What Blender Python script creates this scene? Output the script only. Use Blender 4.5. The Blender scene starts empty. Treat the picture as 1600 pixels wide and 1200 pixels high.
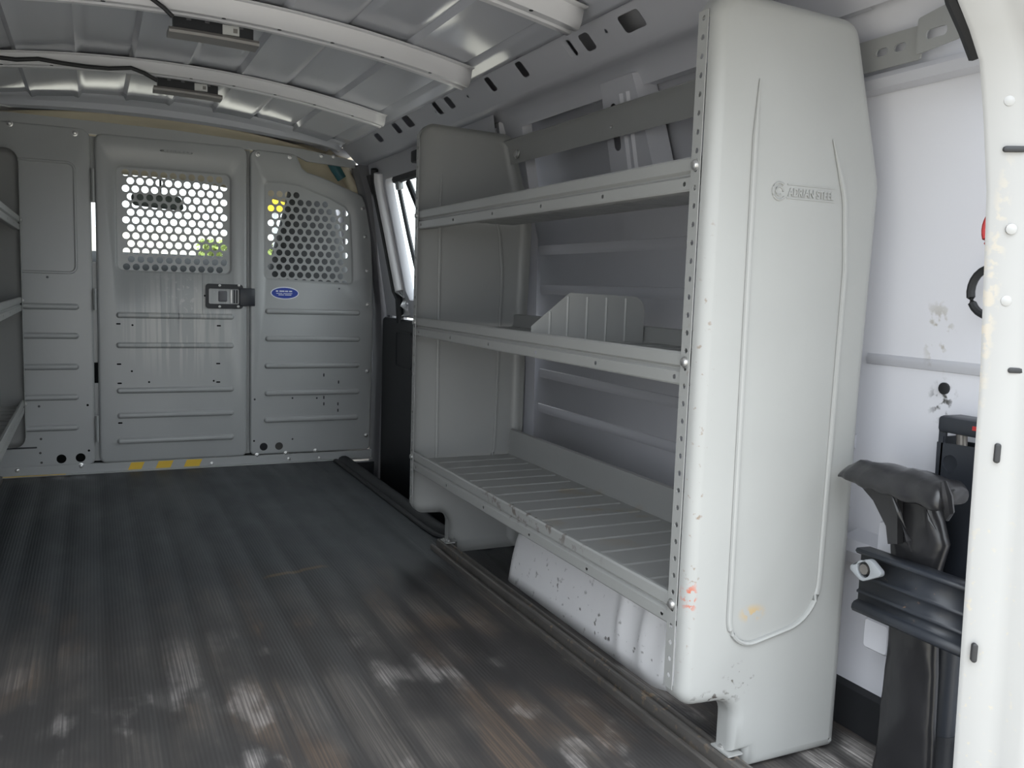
import bpy, math, random
from mathutils import Vector, Matrix, geometry, noise
random.seed(7)
S = bpy.context.scene
COL = S.collection
# ------------------------------------------------------------------ camera
FPX, CH = 1374.0, 0.75
YAW, PITCH, ROLL = math.radians(25.60), math.radians(-6.17), math.radians(-1.88)
_f = Vector((math.sin(YAW)*math.cos(PITCH), math.cos(YAW)*math.cos(PITCH), math.sin(PITCH)))
_r = Vector((math.cos(YAW), -math.sin(YAW), 0)); _d = _f.cross(_r)
_c, _s = math.cos(ROLL), math.sin(ROLL)
CR, CD = _c*_r + _s*_d, -_s*_r + _c*_d
CP = Vector((0, 0, CH))
cam = bpy.data.objects.new('camera', bpy.data.cameras.new('camera')); COL.objects.link(cam)
cam.data.sensor_width = 36; cam.data.lens = FPX/1600*36; cam.data.clip_start = 0.02
cam.matrix_world = Matrix(((CR.x, -CD.x, -_f.x, 0), (CR.y, -CD.y, -_f.y, 0), (CR.z, -CD.z, -_f.z, CH), (0, 0, 0, 1)))
S.camera = cam
# ------------------------------------------------------------------ world, exposure
w = bpy.data.worlds.new('overcast'); S.world = w; w.use_nodes = True
bg = w.node_tree.nodes['Background']; bg.inputs[0].default_value = (0.89, 0.945, 1.0, 1); 
# overcast sky: zenith three times as bright as the horizon
_N, _L = w.node_tree.nodes, w.node_tree.links
_tc = _N.new('ShaderNodeTexCoord'); _sx = _N.new('ShaderNodeSeparateXYZ'); _mr = _N.new('ShaderNodeMapRange')
_L.new(_tc.outputs['Generated'], _sx.inputs[0]); _L.new(_sx.outputs[2], _mr.inputs[0])
SKY = 7.6
for _i, _v in enumerate((0, 1, SKY/3, SKY)): _mr.inputs[_i+1].default_value = _v
_L.new(_mr.outputs[0], bg.inputs[1])
S.view_settings.view_transform = 'Standard'; S.view_settings.look = 'None'
S.view_settings.exposure = 0.0; S.view_settings.gamma = 1.0; S.view_settings.use_curve_mapping = False

def hit(px, py, P0, N):
    """point where the photo pixel's ray meets a real plane of the van"""
    d = CR*((px-800)/FPX) + CD*((py-600)/FPX) + _f
    N = Vector(N); t = (Vector(P0)-CP).dot(N)/d.dot(N)
    return CP + d*t
def hx(px, py, x): return hit(px, py, (x, 0, 0), (1, 0, 0))
def hy(px, py, y): return hit(px, py, (0, y, 0), (0, 1, 0))
def hz(px, py, z): return hit(px, py, (0, 0, z), (0, 0, 1))
CX = 0.282                      # centre line of the van
# ------------------------------------------------------------------ materials
def mat(name, base, rough=.5, metal=0.0, amt=.06, scale=6.0, bump=0.0, bscale=60.0, spec=.5, stains=(), stretch=(1, 1, 1), coat=0.0):
    m = bpy.data.materials.new(name); m.use_nodes = True
    nt = m.node_tree; N = nt.nodes; L = nt.links
    b = N['Principled BSDF']; b.inputs['Roughness'].default_value = rough; b.inputs['Metallic'].default_value = metal
    b.inputs['Specular IOR Level'].default_value = spec; b.inputs['Coat Weight'].default_value = coat
    tc = N.new('ShaderNodeTexCoord'); mp = N.new('ShaderNodeMapping'); mp.inputs['Scale'].default_value = stretch
    L.new(tc.outputs['Object'], mp.inputs[0])
    nz = N.new('ShaderNodeTexNoise'); nz.inputs['Scale'].default_value = scale; nz.inputs['Detail'].default_value = 5
    L.new(mp.outputs[0], nz.inputs[0])
    mx = N.new('ShaderNodeMix'); mx.data_type = 'RGBA'
    mx.inputs[6].default_value = (*[c*(1-amt*2) for c in base], 1); mx.inputs[7].default_value = (*[min(1, c*(1+amt*2)) for c in base], 1)
    L.new(nz.outputs[0], mx.inputs[0]); col = mx.outputs[2]
    for (cen, rad, scol, nsc, thr, *sst) in stains:
        sub = N.new('ShaderNodeVectorMath'); sub.operation = 'SUBTRACT'; sub.inputs[1].default_value = cen; L.new(tc.outputs['Object'], sub.inputs[0])
        dv = N.new('ShaderNodeVectorMath'); dv.operation = 'DIVIDE'; dv.inputs[1].default_value = rad; L.new(sub.outputs[0], dv.inputs[0])
        ln = N.new('ShaderNodeVectorMath'); ln.operation = 'LENGTH'; L.new(dv.outputs[0], ln.inputs[0])
        fa = N.new('ShaderNodeMapRange'); fa.inputs[1].default_value = 1.0; fa.inputs[2].default_value = .3; fa.inputs[3].default_value = 0; fa.inputs[4].default_value = 1
        L.new(ln.outputs['Value'], fa.inputs[0])
        n2 = N.new('ShaderNodeTexNoise'); n2.inputs['Scale'].default_value = nsc; n2.inputs['Detail'].default_value = 6; 
        if sst:
            m3 = N.new('ShaderNodeMapping'); m3.inputs['Scale'].default_value = sst[0]; L.new(tc.outputs['Object'], m3.inputs[0]); L.new(m3.outputs[0], n2.inputs[0])
        else: L.new(tc.outputs['Object'], n2.inputs[0])
        r2 = N.new('ShaderNodeMapRange'); r2.inputs[1].default_value = thr; r2.inputs[2].default_value = thr+.08; L.new(n2.outputs[0], r2.inputs[0])
        mu = N.new('ShaderNodeMath'); mu.operation = 'MULTIPLY'; L.new(fa.outputs[0], mu.inputs[0]); L.new(r2.outputs[0], mu.inputs[1])
        m2 = N.new('ShaderNodeMix'); m2.data_type = 'RGBA'; m2.inputs[7].default_value = (*scol, 1)
        L.new(mu.outputs[0], m2.inputs[0]); L.new(col, m2.inputs[6]); col = m2.outputs[2]
    L.new(col, b.inputs['Base Color'])
    if bump:
        n3 = N.new('ShaderNodeTexNoise'); n3.inputs['Scale'].default_value = bscale; n3.inputs['Detail'].default_value = 3; L.new(mp.outputs[0], n3.inputs[0])
        bp = N.new('ShaderNodeBump'); bp.inputs['Strength'].default_value = bump; bp.inputs['Distance'].default_value = .002
        L.new(n3.outputs[0], bp.inputs['Height']); L.new(bp.outputs[0], b.inputs['Normal'])
    return m
M = {}
M['shelf'] = mat('grey_shelf_paint', (.315, .32, .312), .40, amt=.03, stains=(
    ((.917, 1.02, .262), (.03, .05, .016), (.40, .30, .17), 60, .42),
    ((.80, 1.03, .30), (.012, .05, .03), (.42, .10, .05), 130, .5),
    ((.80, 1.03, .5), (.02, .05, .5), (.20, .15, .11), 90, .64),
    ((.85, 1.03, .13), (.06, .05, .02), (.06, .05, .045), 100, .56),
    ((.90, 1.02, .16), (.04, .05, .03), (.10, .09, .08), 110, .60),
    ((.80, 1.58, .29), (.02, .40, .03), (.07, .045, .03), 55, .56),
    ((.97, 1.62, .275), (.17, .35, .02), (.30, .25, .17), 9, .56)))
M['part'] = mat('grey_partition_paint', (.37, .38, .38), .30, amt=.05, scale=4, stretch=(1, 1, .5), stains=(
    ((.31, 3.65, .58), (.25, .1, .24), (.52, .52, .50), 30, .50, (1.6, 1, .06)), ((.33, 3.65, .66), (.2, .1, .16), (.16, .17, .17), 30, .60, (2.6, 1, .05)), ((.33, 3.65, .68), (.18, .1, .12), (.5, .5, .49), 60, .58)))
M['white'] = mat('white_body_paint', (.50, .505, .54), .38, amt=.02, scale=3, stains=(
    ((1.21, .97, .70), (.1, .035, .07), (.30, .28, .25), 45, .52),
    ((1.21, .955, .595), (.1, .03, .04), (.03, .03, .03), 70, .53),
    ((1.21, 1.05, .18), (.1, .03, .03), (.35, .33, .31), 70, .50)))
M['roof'] = mat('white_roof_paint', (.56, .575, .62), .13, amt=.04, scale=4, stretch=(1, .4, 1))
M['bow'] = mat('white_bow_paint', (.72, .72, .74), .32, amt=.03)
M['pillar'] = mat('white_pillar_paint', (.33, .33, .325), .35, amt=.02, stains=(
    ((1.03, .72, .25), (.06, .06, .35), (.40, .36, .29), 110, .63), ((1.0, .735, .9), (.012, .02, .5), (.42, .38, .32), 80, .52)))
M['well'] = mat('white_well_paint_lightened', (.86, .855, .86), .42, amt=.04, stains=(  # body white lightened in colour to stand for daylight on the well
    ((.96, 1.6, .05), (.05, .6, .10), (.16, .15, .14), 55, .62),))
M['blackp'] = mat('black_plastic', (.016, .018, .022), .5, bump=.15, bscale=300)
M['blackm'] = mat('black_painted_steel', (.022, .026, .034), .42, amt=.15, stains=(((1.07, .88, .33), (.05, .09, .05), (.28, .17, .10), 130, .66),))
M['rubber'] = mat('black_rubber_trim', (.014, .015, .017), .55)
M['vinyl'] = mat('black_vinyl', (.020, .020, .022), .28, amt=.15, bump=.9, bscale=22, stretch=(1, 1, .6))
M['rail'] = mat('worn_steel_rail', (.17, .16, .15), .38, metal=.55, amt=.25, scale=14, stretch=(6, .6, 1), stains=(
    ((.9, 1.4, .03), (.06, .6, .04), (.33, .26, .19), 60, .58), ((.9, 2.2, .03), (.06, .12, .04), (.30, .24, .18), 80, .55)))
M['zinc'] = mat('zinc_bolt', (.62, .62, .61), .3, metal=.85)
M['steel'] = mat('zinc_casting', (.33, .35, .37), .45, metal=.3)
M['beige'] = mat('beige_headliner', (.55, .49, .37), .9)
M['trimgrey'] = mat('grey_plastic_trim', (.13, .13, .14), .55)
M['seat'] = mat('grey_seat_fabric', (.05, .053, .057), .9, bump=.3, bscale=400)
M['dash'] = mat('matt_black_dash', (.010, .011, .012), .95, spec=.1)
M['blue'] = mat('blue_sticker', (.012, .045, .33), .35)
M['stickerw'] = mat('white_sticker_print', (.72, .75, .82), .4)
M['yellow'] = mat('yellow_tape', (.72, .47, .04), .5, amt=.15)
M['lens'] = mat('grey_lamp_lens', (.24, .23, .22), .4)
M['labelw'] = mat('white_label', (.62, .63, .62), .5)
M['red'] = mat('red_cable', (.5, .03, .03), .4)
M['asphalt'] = mat('pale_concrete_ground', (.38, .345, .29), .9, amt=.2, scale=3)
M['orange'] = mat('orange_vehicle_paint', (.75, .20, .07), .4)
M['yellowv'] = mat('yellow_sign_paint', (.60, .38, .01), .5)
M['palev'] = mat('pale_truck_paint', (.6, .58, .5), .5)
M['leaf'] = mat('leaf_green', (.17, .22, .05), .8, amt=.3)
M['mirror'] = mat('mirror_glass', (.10, .12, .11), .2, metal=.6)
M['teal'] = mat('teal_plastic', (.02, .10, .12), .5)
def glassmat():
    m = bpy.data.materials.new('window_glass'); m.use_nodes = True; nt = m.node_tree; N = nt.nodes; L = nt.links
    N.remove(N['Principled BSDF']); t = N.new('ShaderNodeBsdfTransparent'); t.inputs[0].default_value = (.93, .96, .94, 1)
    g = N.new('ShaderNodeBsdfGlossy'); g.inputs['Roughness'].default_value = .02
    mx = N.new('ShaderNodeMixShader'); mx.inputs[0].default_value = .05
    L.new(t.outputs[0], mx.inputs[1]); L.new(g.outputs[0], mx.inputs[2]); L.new(mx.outputs[0], N['Material Output'].inputs[0])
    return m
M['glass'] = glassmat()
def floormat():
    m = bpy.data.materials.new('ribbed_rubber_floor'); m.use_nodes = True; nt = m.node_tree; N = nt.nodes; L = nt.links
    b = N['Principled BSDF']; b.inputs['Specular IOR Level'].default_value = .45
    tc = N.new('ShaderNodeTexCoord'); sx = N.new('ShaderNodeSeparateXYZ'); L.new(tc.outputs['Object'], sx.inputs[0])
    def mth(op, a, c=None, v=None, cl=False):
        n = N.new('ShaderNodeMath'); n.operation = op; n.use_clamp = cl
        if hasattr(a, 'links'): L.new(a, n.inputs[0])
        else: n.inputs[0].default_value = a
        if c is not None: L.new(c, n.inputs[1])
        if v is not None: n.inputs[1].default_value = v
        return n.outputs[0]
    def nz(stretch, scale, det=5, off=(0, 0, 0)):
        mp = N.new('ShaderNodeMapping'); mp.inputs['Scale'].default_value = stretch; mp.inputs['Location'].default_value = off; L.new(tc.outputs['Object'], mp.inputs[0])
        n = N.new('ShaderNodeTexNoise'); n.inputs['Scale'].default_value = scale; n.inputs['Detail'].default_value = det; L.new(mp.outputs[0], n.inputs[0]); return n.outputs[0]
    def rng(v, a, c, d=0, e=1):
        n = N.new('ShaderNodeMapRange'); n.interpolation_type = 'SMOOTHSTEP'
        for i, q in enumerate((a, c, d, e)): n.inputs[i+1].default_value = q
        L.new(v, n.inputs[0]); return n.outputs[0]
    def mix(f, a, c):
        n = N.new('ShaderNodeMix'); n.data_type = 'RGBA'; L.new(f, n.inputs[0])
        if isinstance(a, tuple): n.inputs[6].default_value = (*a, 1)
        else: L.new(a, n.inputs[6])
        n.inputs[7].default_value = (*c, 1); return n.outputs[2]
    fine = mth('SINE', mth('MULTIPLY', sx.outputs[0], v=2*math.pi/.0075))          # fine moulded ribs
    line = rng(nz((300, 3.0, 1), 1.0, 4), .40, .66)                                 # dust caught between the ribs
    ph = mth('ABSOLUTE', mth('SUBTRACT', mth('FRACT', mth('DIVIDE', mth('SUBTRACT', sx.outputs[0], v=2*CX-1.20), v=.092)), v=.5))
    band = rng(ph, .42, .30)                                                        # raised bands wear and catch dust
    yfall = rng(sx.outputs[1], 2.45, 1.75)
    big = rng(nz((1, .6, 1), 4.6, 7, (.3, .1, 0)), .47, .66)
    cloud = rng(nz((1, .55, 1), 8.5, 9, (3.1, 2.0, 0)), .53, .66)
    brown = rng(nz((1, .5, 1), 5.2, 8, (5.2, 1, 0)), .50, .66)
    near = rng(sx.outputs[1], 2.1, 1.15)
    l5 = mth('MULTIPLY', mth('ADD', mth('MULTIPLY', line, v=.7), v=.3), mth('ADD', mth('MULTIPLY', band, v=.75), v=.25))
    dust = mth('MULTIPLY', mth('MULTIPLY', mth('MULTIPLY', big, yfall), l5), v=.8)
    pale = mth('MULTIPLY', mth('MULTIPLY', cloud, near), l5)
    bro = mth('MULTIPLY', mth('MULTIPLY', brown, yfall), l5)
    base = mix(nz((1, .3, 1), 2.5), (.030, .034, .038), (.052, .057, .062))
    haze = mth('MULTIPLY', yfall, v=.5)
    c1 = mix(haze, base, (.058, .048, .042))
    c1 = mix(dust, c1, (.16, .145, .13)); c1 = mix(mth('MULTIPLY', bro, v=.7), c1, (.175, .125, .090)); c1 = mix(pale, c1, (.46, .43, .41))
    # a brown scratch mark lying across the ribs
    d1 = mth('ABSOLUTE', mth('SUBTRACT', mth('SUBTRACT', sx.outputs[1], v=2.24), mth('MULTIPLY', mth('SUBTRACT', sx.outputs[0], v=.45), v=.25)))
    d1 = mth('MULTIPLY', rng(d1, .014, .004), rng(mth('ABSOLUTE', mth('SUBTRACT', sx.outputs[0], v=.47)), .10, .06))
    c1 = mix(mth('MULTIPLY', d1, v=.7), c1, (.16, .11, .06))
    L.new(c1, b.inputs['Base Color'])
    L.new(rng(nz((1, .4, 1), 6), .3, .7, .42, .6), b.inputs['Roughness'])
    bp = N.new('ShaderNodeBump'); bp.inputs['Strength'].default_value = .18; bp.inputs['Distance'].default_value = .0010
    L.new(fine, bp.inputs['Height']); L.new(bp.outputs[0], b.inputs['Normal'])
    return m
M['floor'] = floormat()

# ------------------------------------------------------------------ mesh helpers
class MB:
    def __init__(s): s.v = []; s.f = []; s.flat = set()
    def add(s, vs, fs):
        o = len(s.v); s.v += [tuple(v) for v in vs]; s.f += [tuple(i+o for i in f) for f in fs]; return s
    def box(s, x0, x1, y0, y1, z0, z1):
        return s.add([(x, y, z) for x in (x0, x1) for y in (y0, y1) for z in (z0, z1)],
                     [(0, 1, 3, 2), (4, 6, 7, 5), (0, 4, 5, 1), (2, 3, 7, 6), (0, 2, 6, 4), (1, 5, 7, 3)])
    def loft(s, loops, cap=True, closed=True):
        n = len(loops[0]); vs = [p for l in loops for p in l]; fs = []
        m = n if closed else n-1
        for k in range(len(loops)-1):
            for i in range(m):
                j = (i+1) % n; fs.append((k*n+i, k*n+j, (k+1)*n+j, (k+1)*n+i))
        if cap and closed: fs.append(tuple(range(n))[::-1]); fs.append(tuple(range((len(loops)-1)*n, len(loops)*n)))
        return s.add(vs, fs)
    def tube(s, path, r, n=8, flat=1.0):
        path = [Vector(p) for p in path]; loops = []
        for i, p in enumerate(path):
            t = (path[min(i+1, len(path)-1)]-path[max(i-1, 0)]).normalized()
            a = t.cross(Vector((0, 0, 1))) if abs(t.z) < .9 else t.cross(Vector((0, 1, 0)))
            a.normalize(); b = a.cross(t)
            rr = r[i] if isinstance(r, (list, tuple)) else r
            loops.append([p + a*(rr*math.cos(q*2*math.pi/n)) + b*(rr*flat*math.sin(q*2*math.pi/n)) for q in range(n)])
        return s.loft(loops)
    def extr(s, prof, a, b, axis='y', cap=True):
        """closed profile (two coords) swept along one axis"""
        def P(p, t): return {'y': (p[0], t, p[1]), 'x': (t, p[0], p[1]), 'z': (p[0], p[1], t)}[axis]
        return s.loft([[P(p, a) for p in prof], [P(p, b) for p in prof]], cap)
    def plate(s, outline, holes, fr, d0=0.0, d1=None):
        """sheet with real holes, cut by constrained triangulation; fr maps (a,b,depth) to space"""
        vs = []; es = []
        for lp in [outline]+list(holes):
            o = len(vs); vs += [Vector(p) for p in lp]; es += [(o+i, o+(i+1) % len(lp)) for i in range(len(lp))]
        v, e, f, *_ = geometry.delaunay_2d_cdt(vs, es, [], 2, 1e-6)
        def keep(t):
            x = sum(v[i].x for i in t)/len(t); y = sum(v[i].y for i in t)/len(t)
            if not pip(x, y, outline): return False
            return not any(bb[0] < x < bb[1] and bb[2] < y < bb[3] and pip(x, y, h) for h, bb in zip(holes, bbs))
        bbs = [(min(p[0] for p in h), max(p[0] for p in h), min(p[1] for p in h), max(p[1] for p in h)) for h in holes]
        f = [t for t in f if keep(t)]
        k0 = len(s.f); s.add([fr(p.x, p.y, d0) for p in v], f); s.flat |= set(range(k0, len(s.f)))
        if d1 is not None:
            k0 = len(s.f); s.add([fr(p.x, p.y, d1) for p in v], [t[::-1] for t in f]); s.flat |= set(range(k0, len(s.f)))
            for lp in [outline]+list(holes): s.ring(lp, d0, lp, d1, fr)
        return s
    def ring(s, l0, d0, l1, d1, fr):
        n = len(l0); return s.add([fr(*p, d0) for p in l0]+[fr(*p, d1) for p in l1], [(i, (i+1) % n, n+(i+1) % n, n+i) for i in range(n)])
    def emboss(s, outline, steps, fr):
        prev, pd = outline, steps[0][1]
        prev = inset(outline, steps[0][0])
        for k, d in steps[1:]:
            l = inset(outline, k); s.ring(prev, pd, l, d, fr); prev, pd = l, d
        return s.plate(prev, [], fr, pd)
    def pan(s, outline, r, depth, fr, holes=(), seg=5):
        """pressed sheet: flat web, rolled edge, flange turned back"""
        ls = []
        for i in range(seg+1):
            a = math.pi/2*i/seg; ls.append((inset(outline, r*(1-math.sin(a))), -r*(1-math.cos(a))))
        s.plate(ls[0][0], holes, fr, 0)
        for (l0, d0), (l1, d1) in zip(ls, ls[1:]): s.ring(l0, d0, l1, d1, fr)
        if depth > r: s.ring(outline, -r, outline, -depth, fr)
        return s
    def build(s, name, m, parent=None, solid=0, smooth=40, bevel=0):
        me = bpy.data.meshes.new(name); me.from_pydata(s.v, [], s.f); me.update()
        me.materials.append(M[m] if isinstance(m, str) else m)
        import bmesh as _b
        me.polygons.foreach_set('use_smooth', [bool(smooth) and i not in s.flat for i in range(len(me.polygons))])
        bm = _b.new(); bm.from_mesh(me); _b.ops.remove_doubles(bm, verts=bm.verts, dist=1e-5); _b.ops.recalc_face_normals(bm, faces=bm.faces)
        if bevel: _b.ops.bevel(bm, geom=[e for e in bm.edges if len(e.link_faces) == 2 and e.calc_face_angle() > .5], offset=bevel, segments=2, affect='EDGES', profile=.5)
        bm.to_mesh(me); bm.free()
        if smooth:
            me.set_sharp_from_angle(angle=math.radians(smooth))
        o = bpy.data.objects.new(name, me); COL.objects.link(o)
        if solid:
            q = o.modifiers.new('thickness', 'SOLIDIFY'); q.thickness = solid; q.offset = -1
        return put(o, parent)
def pip(x, y, lp):
    c = False; j = len(lp)-1
    for i in range(len(lp)):
        (xi, yi), (xj, yj) = lp[i], lp[j]
        if (yi > y) != (yj > y) and x < (xj-xi)*(y-yi)/(yj-yi)+xi: c = not c
        j = i
    return c
def put(o, parent):
    if parent:
        o.parent = parent
        if parent.type == 'EMPTY': o.matrix_parent_inverse = Matrix.Translation(-Vector(parent.location))
    return o
def inset(lp, k):
    if not k: return list(lp)
    n = len(lp); A = sum(lp[i][0]*lp[(i+1) % n][1]-lp[(i+1) % n][0]*lp[i][1] for i in range(n)); sg = 1 if A > 0 else -1
    out = []
    for i in range(n):
        p, q, r = Vector(lp[i-1]), Vector(lp[i]), Vector(lp[(i+1) % n])
        a = (q-p).normalized(); b = (r-q).normalized()
        na = Vector((-a.y, a.x))*sg; nb = Vector((-b.y, b.x))*sg
        m = (na+nb); m.normalize(); c = max(.35, m.dot(na)); q2 = q+m*(k/c); out.append((q2.x, q2.y))
    return out
def rnd(pts, seg=6):
    """polygon of (a,b,radius) with rounded corners"""
    out = []; n = len(pts)
    for i in range(n):
        p, q, r = Vector(pts[i-1][:2]), Vector(pts[i][:2]), Vector(pts[(i+1) % n][:2]); R = pts[i][2]
        if R <= 0: out.append((q.x, q.y)); continue
        a = (p-q); b = (r-q); la, lb = a.length, b.length; a.normalize(); b.normalize()
        th = math.acos(max(-1, min(1, a.dot(b)))); t = min(R/math.tan(th/2), la*.49, lb*.49); R = t*math.tan(th/2)
        c = q + (a+b).normalized()*(R/math.sin(th/2)); s0 = q+a*t-c; s1 = q+b*t-c
        a0 = math.atan2(s0.y, s0.x); da = math.atan2(s1.y, s1.x)-a0
        while da > math.pi: da -= 2*math.pi
        while da < -math.pi: da += 2*math.pi
        for k in range(seg+1):
            g = a0+da*k/seg; out.append((c.x+R*math.cos(g), c.y+R*math.sin(g)))
    return out
def rrect(a0, b0, a1, b1, r, seg=5): return rnd([(a0, b0, r), (a1, b0, r), (a1, b1, r), (a0, b1, r)], seg)
def circ(a, b, r, n=14): return [(a+r*math.cos(2*math.pi*i/n), b+r*math.sin(2*math.pi*i/n)) for i in range(n)]
def frame(o, u, v):
    o, u, v = Vector(o), Vector(u).normalized(), Vector(v).normalized(); n = u.cross(v)
    return lambda a, b, d=0.0: o+u*a+v*b+n*d
def thing(name, label, cat, loc, group=None, kind=None):
    o = bpy.data.objects.new(name, None); COL.objects.link(o); o.location = loc; o.empty_display_size = .1
    return tag(o, label, cat, group, kind)
def tag(o, label, cat=None, group=None, kind=None):
    o['label'] = label
    if cat: o['category'] = cat
    if group: o['group'] = group
    if kind: o['kind'] = kind
    return o
def struct(o, label): return tag(o, label, kind='structure')
# a zinc bolt head, its mesh shared by all
_b = MB(); _l = []
for r, z in ((1.25, 0), (1.25, .14), (.95, .2), (.95, .5), (.75, .72), (.35, .82)): _l.append([(r*math.cos(i*math.pi/6), r*math.sin(i*math.pi/6), z) for i in range(12)])
_b.loft(_l); _bo = _b.build('bolt', 'zinc'); BOLT = _bo.data; bpy.data.objects.remove(_bo)
def bolt(loc, nrm, r, parent):
    o = bpy.data.objects.new('bolt', BOLT); COL.objects.link(o); put(o, parent)
    o.location = loc; o.rotation_mode = 'QUATERNION'; o.rotation_quaternion = Vector(nrm).to_track_quat('Z', 'Y'); o.scale = (r, r, r); return o

# ================================================================== THE VAN SHELL
YR, YP = 0.72, 3.658                     # rear end, partition plane
# ---- floor: ribbed rubber mat in lengthwise bands
def xw(z):                               # inner skin of the side wall
    T = ((-.3, 1.195), (0, 1.205), (.3, 1.215), (.65, 1.22), (.9, 1.20), (1.1, 1.155), (1.25, 1.115), (1.33, 1.08), (1.39, 1.00), (1.415, .88))
    for (z0, x0), (z1, x1) in zip(T, T[1:]):
        if z <= z1: return x0+(x1-x0)*(z-z0)/(z1-z0)
    return T[-1][1]
fl = MB(); X0, X1 = 2*CX-1.20, 1.20
xs = []; x = X0; k = 0
while x < X1:
    for dx, z in ((0, -.0026), (.010, -.0026), (.018, 0), (.074, 0), (.082, -.0026)):
        if x+dx < X1: xs.append((x+dx, z))
    x += .092
xs.append((X1, -.003))
for (a, za), (b, zb) in zip(xs, xs[1:]):
    y1 = YP if b < .965 else 2.40
    ys = [.60, 1.2, 1.8, 2.40] + ([3.0, YP] if y1 > 3 else [])
    for p, q in zip(ys, ys[1:]): fl.add([(a, p, za), (b, p, zb), (b, q, zb), (a, q, za)], [(0, 1, 2, 3)])
fl.add([(X0, .6, -.03), (X1, .6, -.03), (X1, 2.40, -.03), (.965, 2.40, -.03), (.965, YP, -.03), (X0, YP, -.03)], [(0, 1, 2, 3, 4, 5)])
floor = struct(fl.build('floor', 'floor', smooth=20), 'black ribbed rubber cargo floor mat, dusty and worn near the rear')
# rubber edge trim along the step well
pth = [Vector((.957, y, .006)) for y in (3.63, 3.2, 2.8, 2.52)] + [Vector((.962, 2.45, .006)), Vector((.978, 2.405, .006)), Vector((1.01, 2.385, .006)), Vector((1.12, 2.38, .006))]
MB().tube(pth, .024, 10, .62).build('step_edge_trim', 'rubber', floor)
MB().tube([p+Vector((-.034, -.012 if i > 3 else 0, -.003)) for i, p in enumerate(pth)], .011, 8, .6).build('step_edge_lip', 'rubber', floor)
# step well
sw = MB()
sw.box(.93, .965, 2.38, 3.70, -.26, -.031); sw.box(.965, 1.2, 2.38, 3.70, -.28, -.26); sw.box(.965, 1.2, 2.35, 2.38, -.26, -.031); sw.box(.965, 1.2, 3.67, 3.70, -.26, -.02)
sw.build('step_well', 'blackp', floor)
MB().box(1.0, 1.10, 2.42, 2.52, -.09, -.05).box(1.0, 1.09, 2.43, 2.50, -.259, -.09).build('step_bracket', 'trimgrey', floor, bevel=.006)
# ---- side walls
def wallskin(mir, name, y0, y1, zs):
    m = MB(); n = len(zs)
    ys = [y0, (y0+y1)/2, y1]
    X = (lambda x: 2*CX-x) if mir else (lambda x: x)
    m.loft([[(X(xw(z)), y, z) for z in zs] for y in ys], False, False)
    return m.build(name, 'white', solid=.004)
ZS = [-.03, .1, .3, .5, .65, .8, .9, 1.0, 1.1, 1.2, 1.25, 1.29, 1.33, 1.36, 1.39, 1.415]
wr = struct(wallskin(False, 'wall_right', YR, 2.46, ZS), 'white painted sheet metal right side wall of the cargo bay')
wl = struct(wallskin(True, 'wall_left', YR, YP, ZS), 'white painted sheet metal left side wall of the cargo bay')
wu = wallskin(False, 'upper_skin', 2.46, 3.70, [z for z in ZS if z >= 1.2]); put(wu, wr)
# dark strip where the mat meets the wall
MB().extr([(1.205, -.002), (1.190, -.002), (1.190, .072), (1.2035, .078)], YR+.05, 2.36).build('base_strip', 'rubber', wr)
# horizontal stamped beads seen behind the shelves and in the rear corner
beads = [((847, 452), (1068, 456)), ((840, 582), (1061, 628)), ((834, 634), (1061, 700)), ((824, 686), (1055, 768)), ((844, 389), (1075, 380))]
for p, q in beads:
    z = (hx(*p, 1.21).z+hx(*q, 1.21).z)/2; x = xw(z)
    MB().extr([(x+.001, z-.020), (x-.007, z-.012), (x-.009, z), (x-.007, z+.010), (x+.001, z+.015)], 1.12, 2.34).build('wall_bead', 'white', wr)
zb = hx(1440, 568, 1.215).z
MB().extr([(1.222, zb-.012), (1.214, zb-.009), (1.212, zb), (1.214, zb+.008), (1.222, zb+.014)], YR+.06, 1.11).build('wall_bead', 'white', wr)
# tall back rail behind the lowest shelf
MB().extr([(1.2, .20), (1.16, .20), (1.155, .21), (1.155, .265), (1.165, .275), (1.2, .275)], 1.12, 2.34).build('wall_ledge', 'white', wr)
# inner upper frame: pressed panel with a big rounded opening, tilted inboard
FP0, FN = Vector((1.150, 0, .90)), Vector((1, 0, .20))
def xf(z): return 1.150-.20*(z-.90)
vf = Vector((-.20, 0, 1)).normalized()
ff = frame((1.150, 0, .90), (0, -1, 0), vf)         # a=-y, normal towards the aisle
def fpt(px, py):
    P = hit(px, py, FP0, FN); return (-P.y, (P.z-.90)/vf.z)
op = [fpt(*p) for p in ((818, 232), (815, 182), (822, 170), (842, 164), (895, 160), (948, 146), (1085, 98))]
zl = .085
lip = [(op[0][0], zl)] + op + [(-1.06, op[-1][1]+.003)]
lip = [lip[0]] + rnd([(p[0], p[1], r) for p, r in zip(lip, (.02, 0, .02, 0, 0, .05, .05, 0, 0))], 4)[7:-1] + [lip[-1]] if False else lip
outer = lip + [(-1.06, .372), (-2.56, .372), (-2.56, zl)]
fm = MB(); fm.plate(outer, [], ff, 0)
back = [(p[0]+(.012 if i < 3 else 0), p[1]-(.012 if i >= 3 else 0)) for i, p in enumerate(lip)]
fm.add([ff(*p, 0) for p in lip]+[ff(*p, -.025) for p in back], [(i, i+1, len(lip)+i+1, len(lip)+i) for i in range(len(lip)-1)])
fm.build('inner_frame', 'white', wr)
MB().loft([[(xf(.99)+.002, y, .99), (1.15, y, .9), (1.165, y, .5), (1.16, y, -.03), (1.203, y, -.03), (1.19, y, .90), (1.165, y, .99)] for y in (2.34, 2.47)]).build('pillar_post', 'white', wr)
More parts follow.
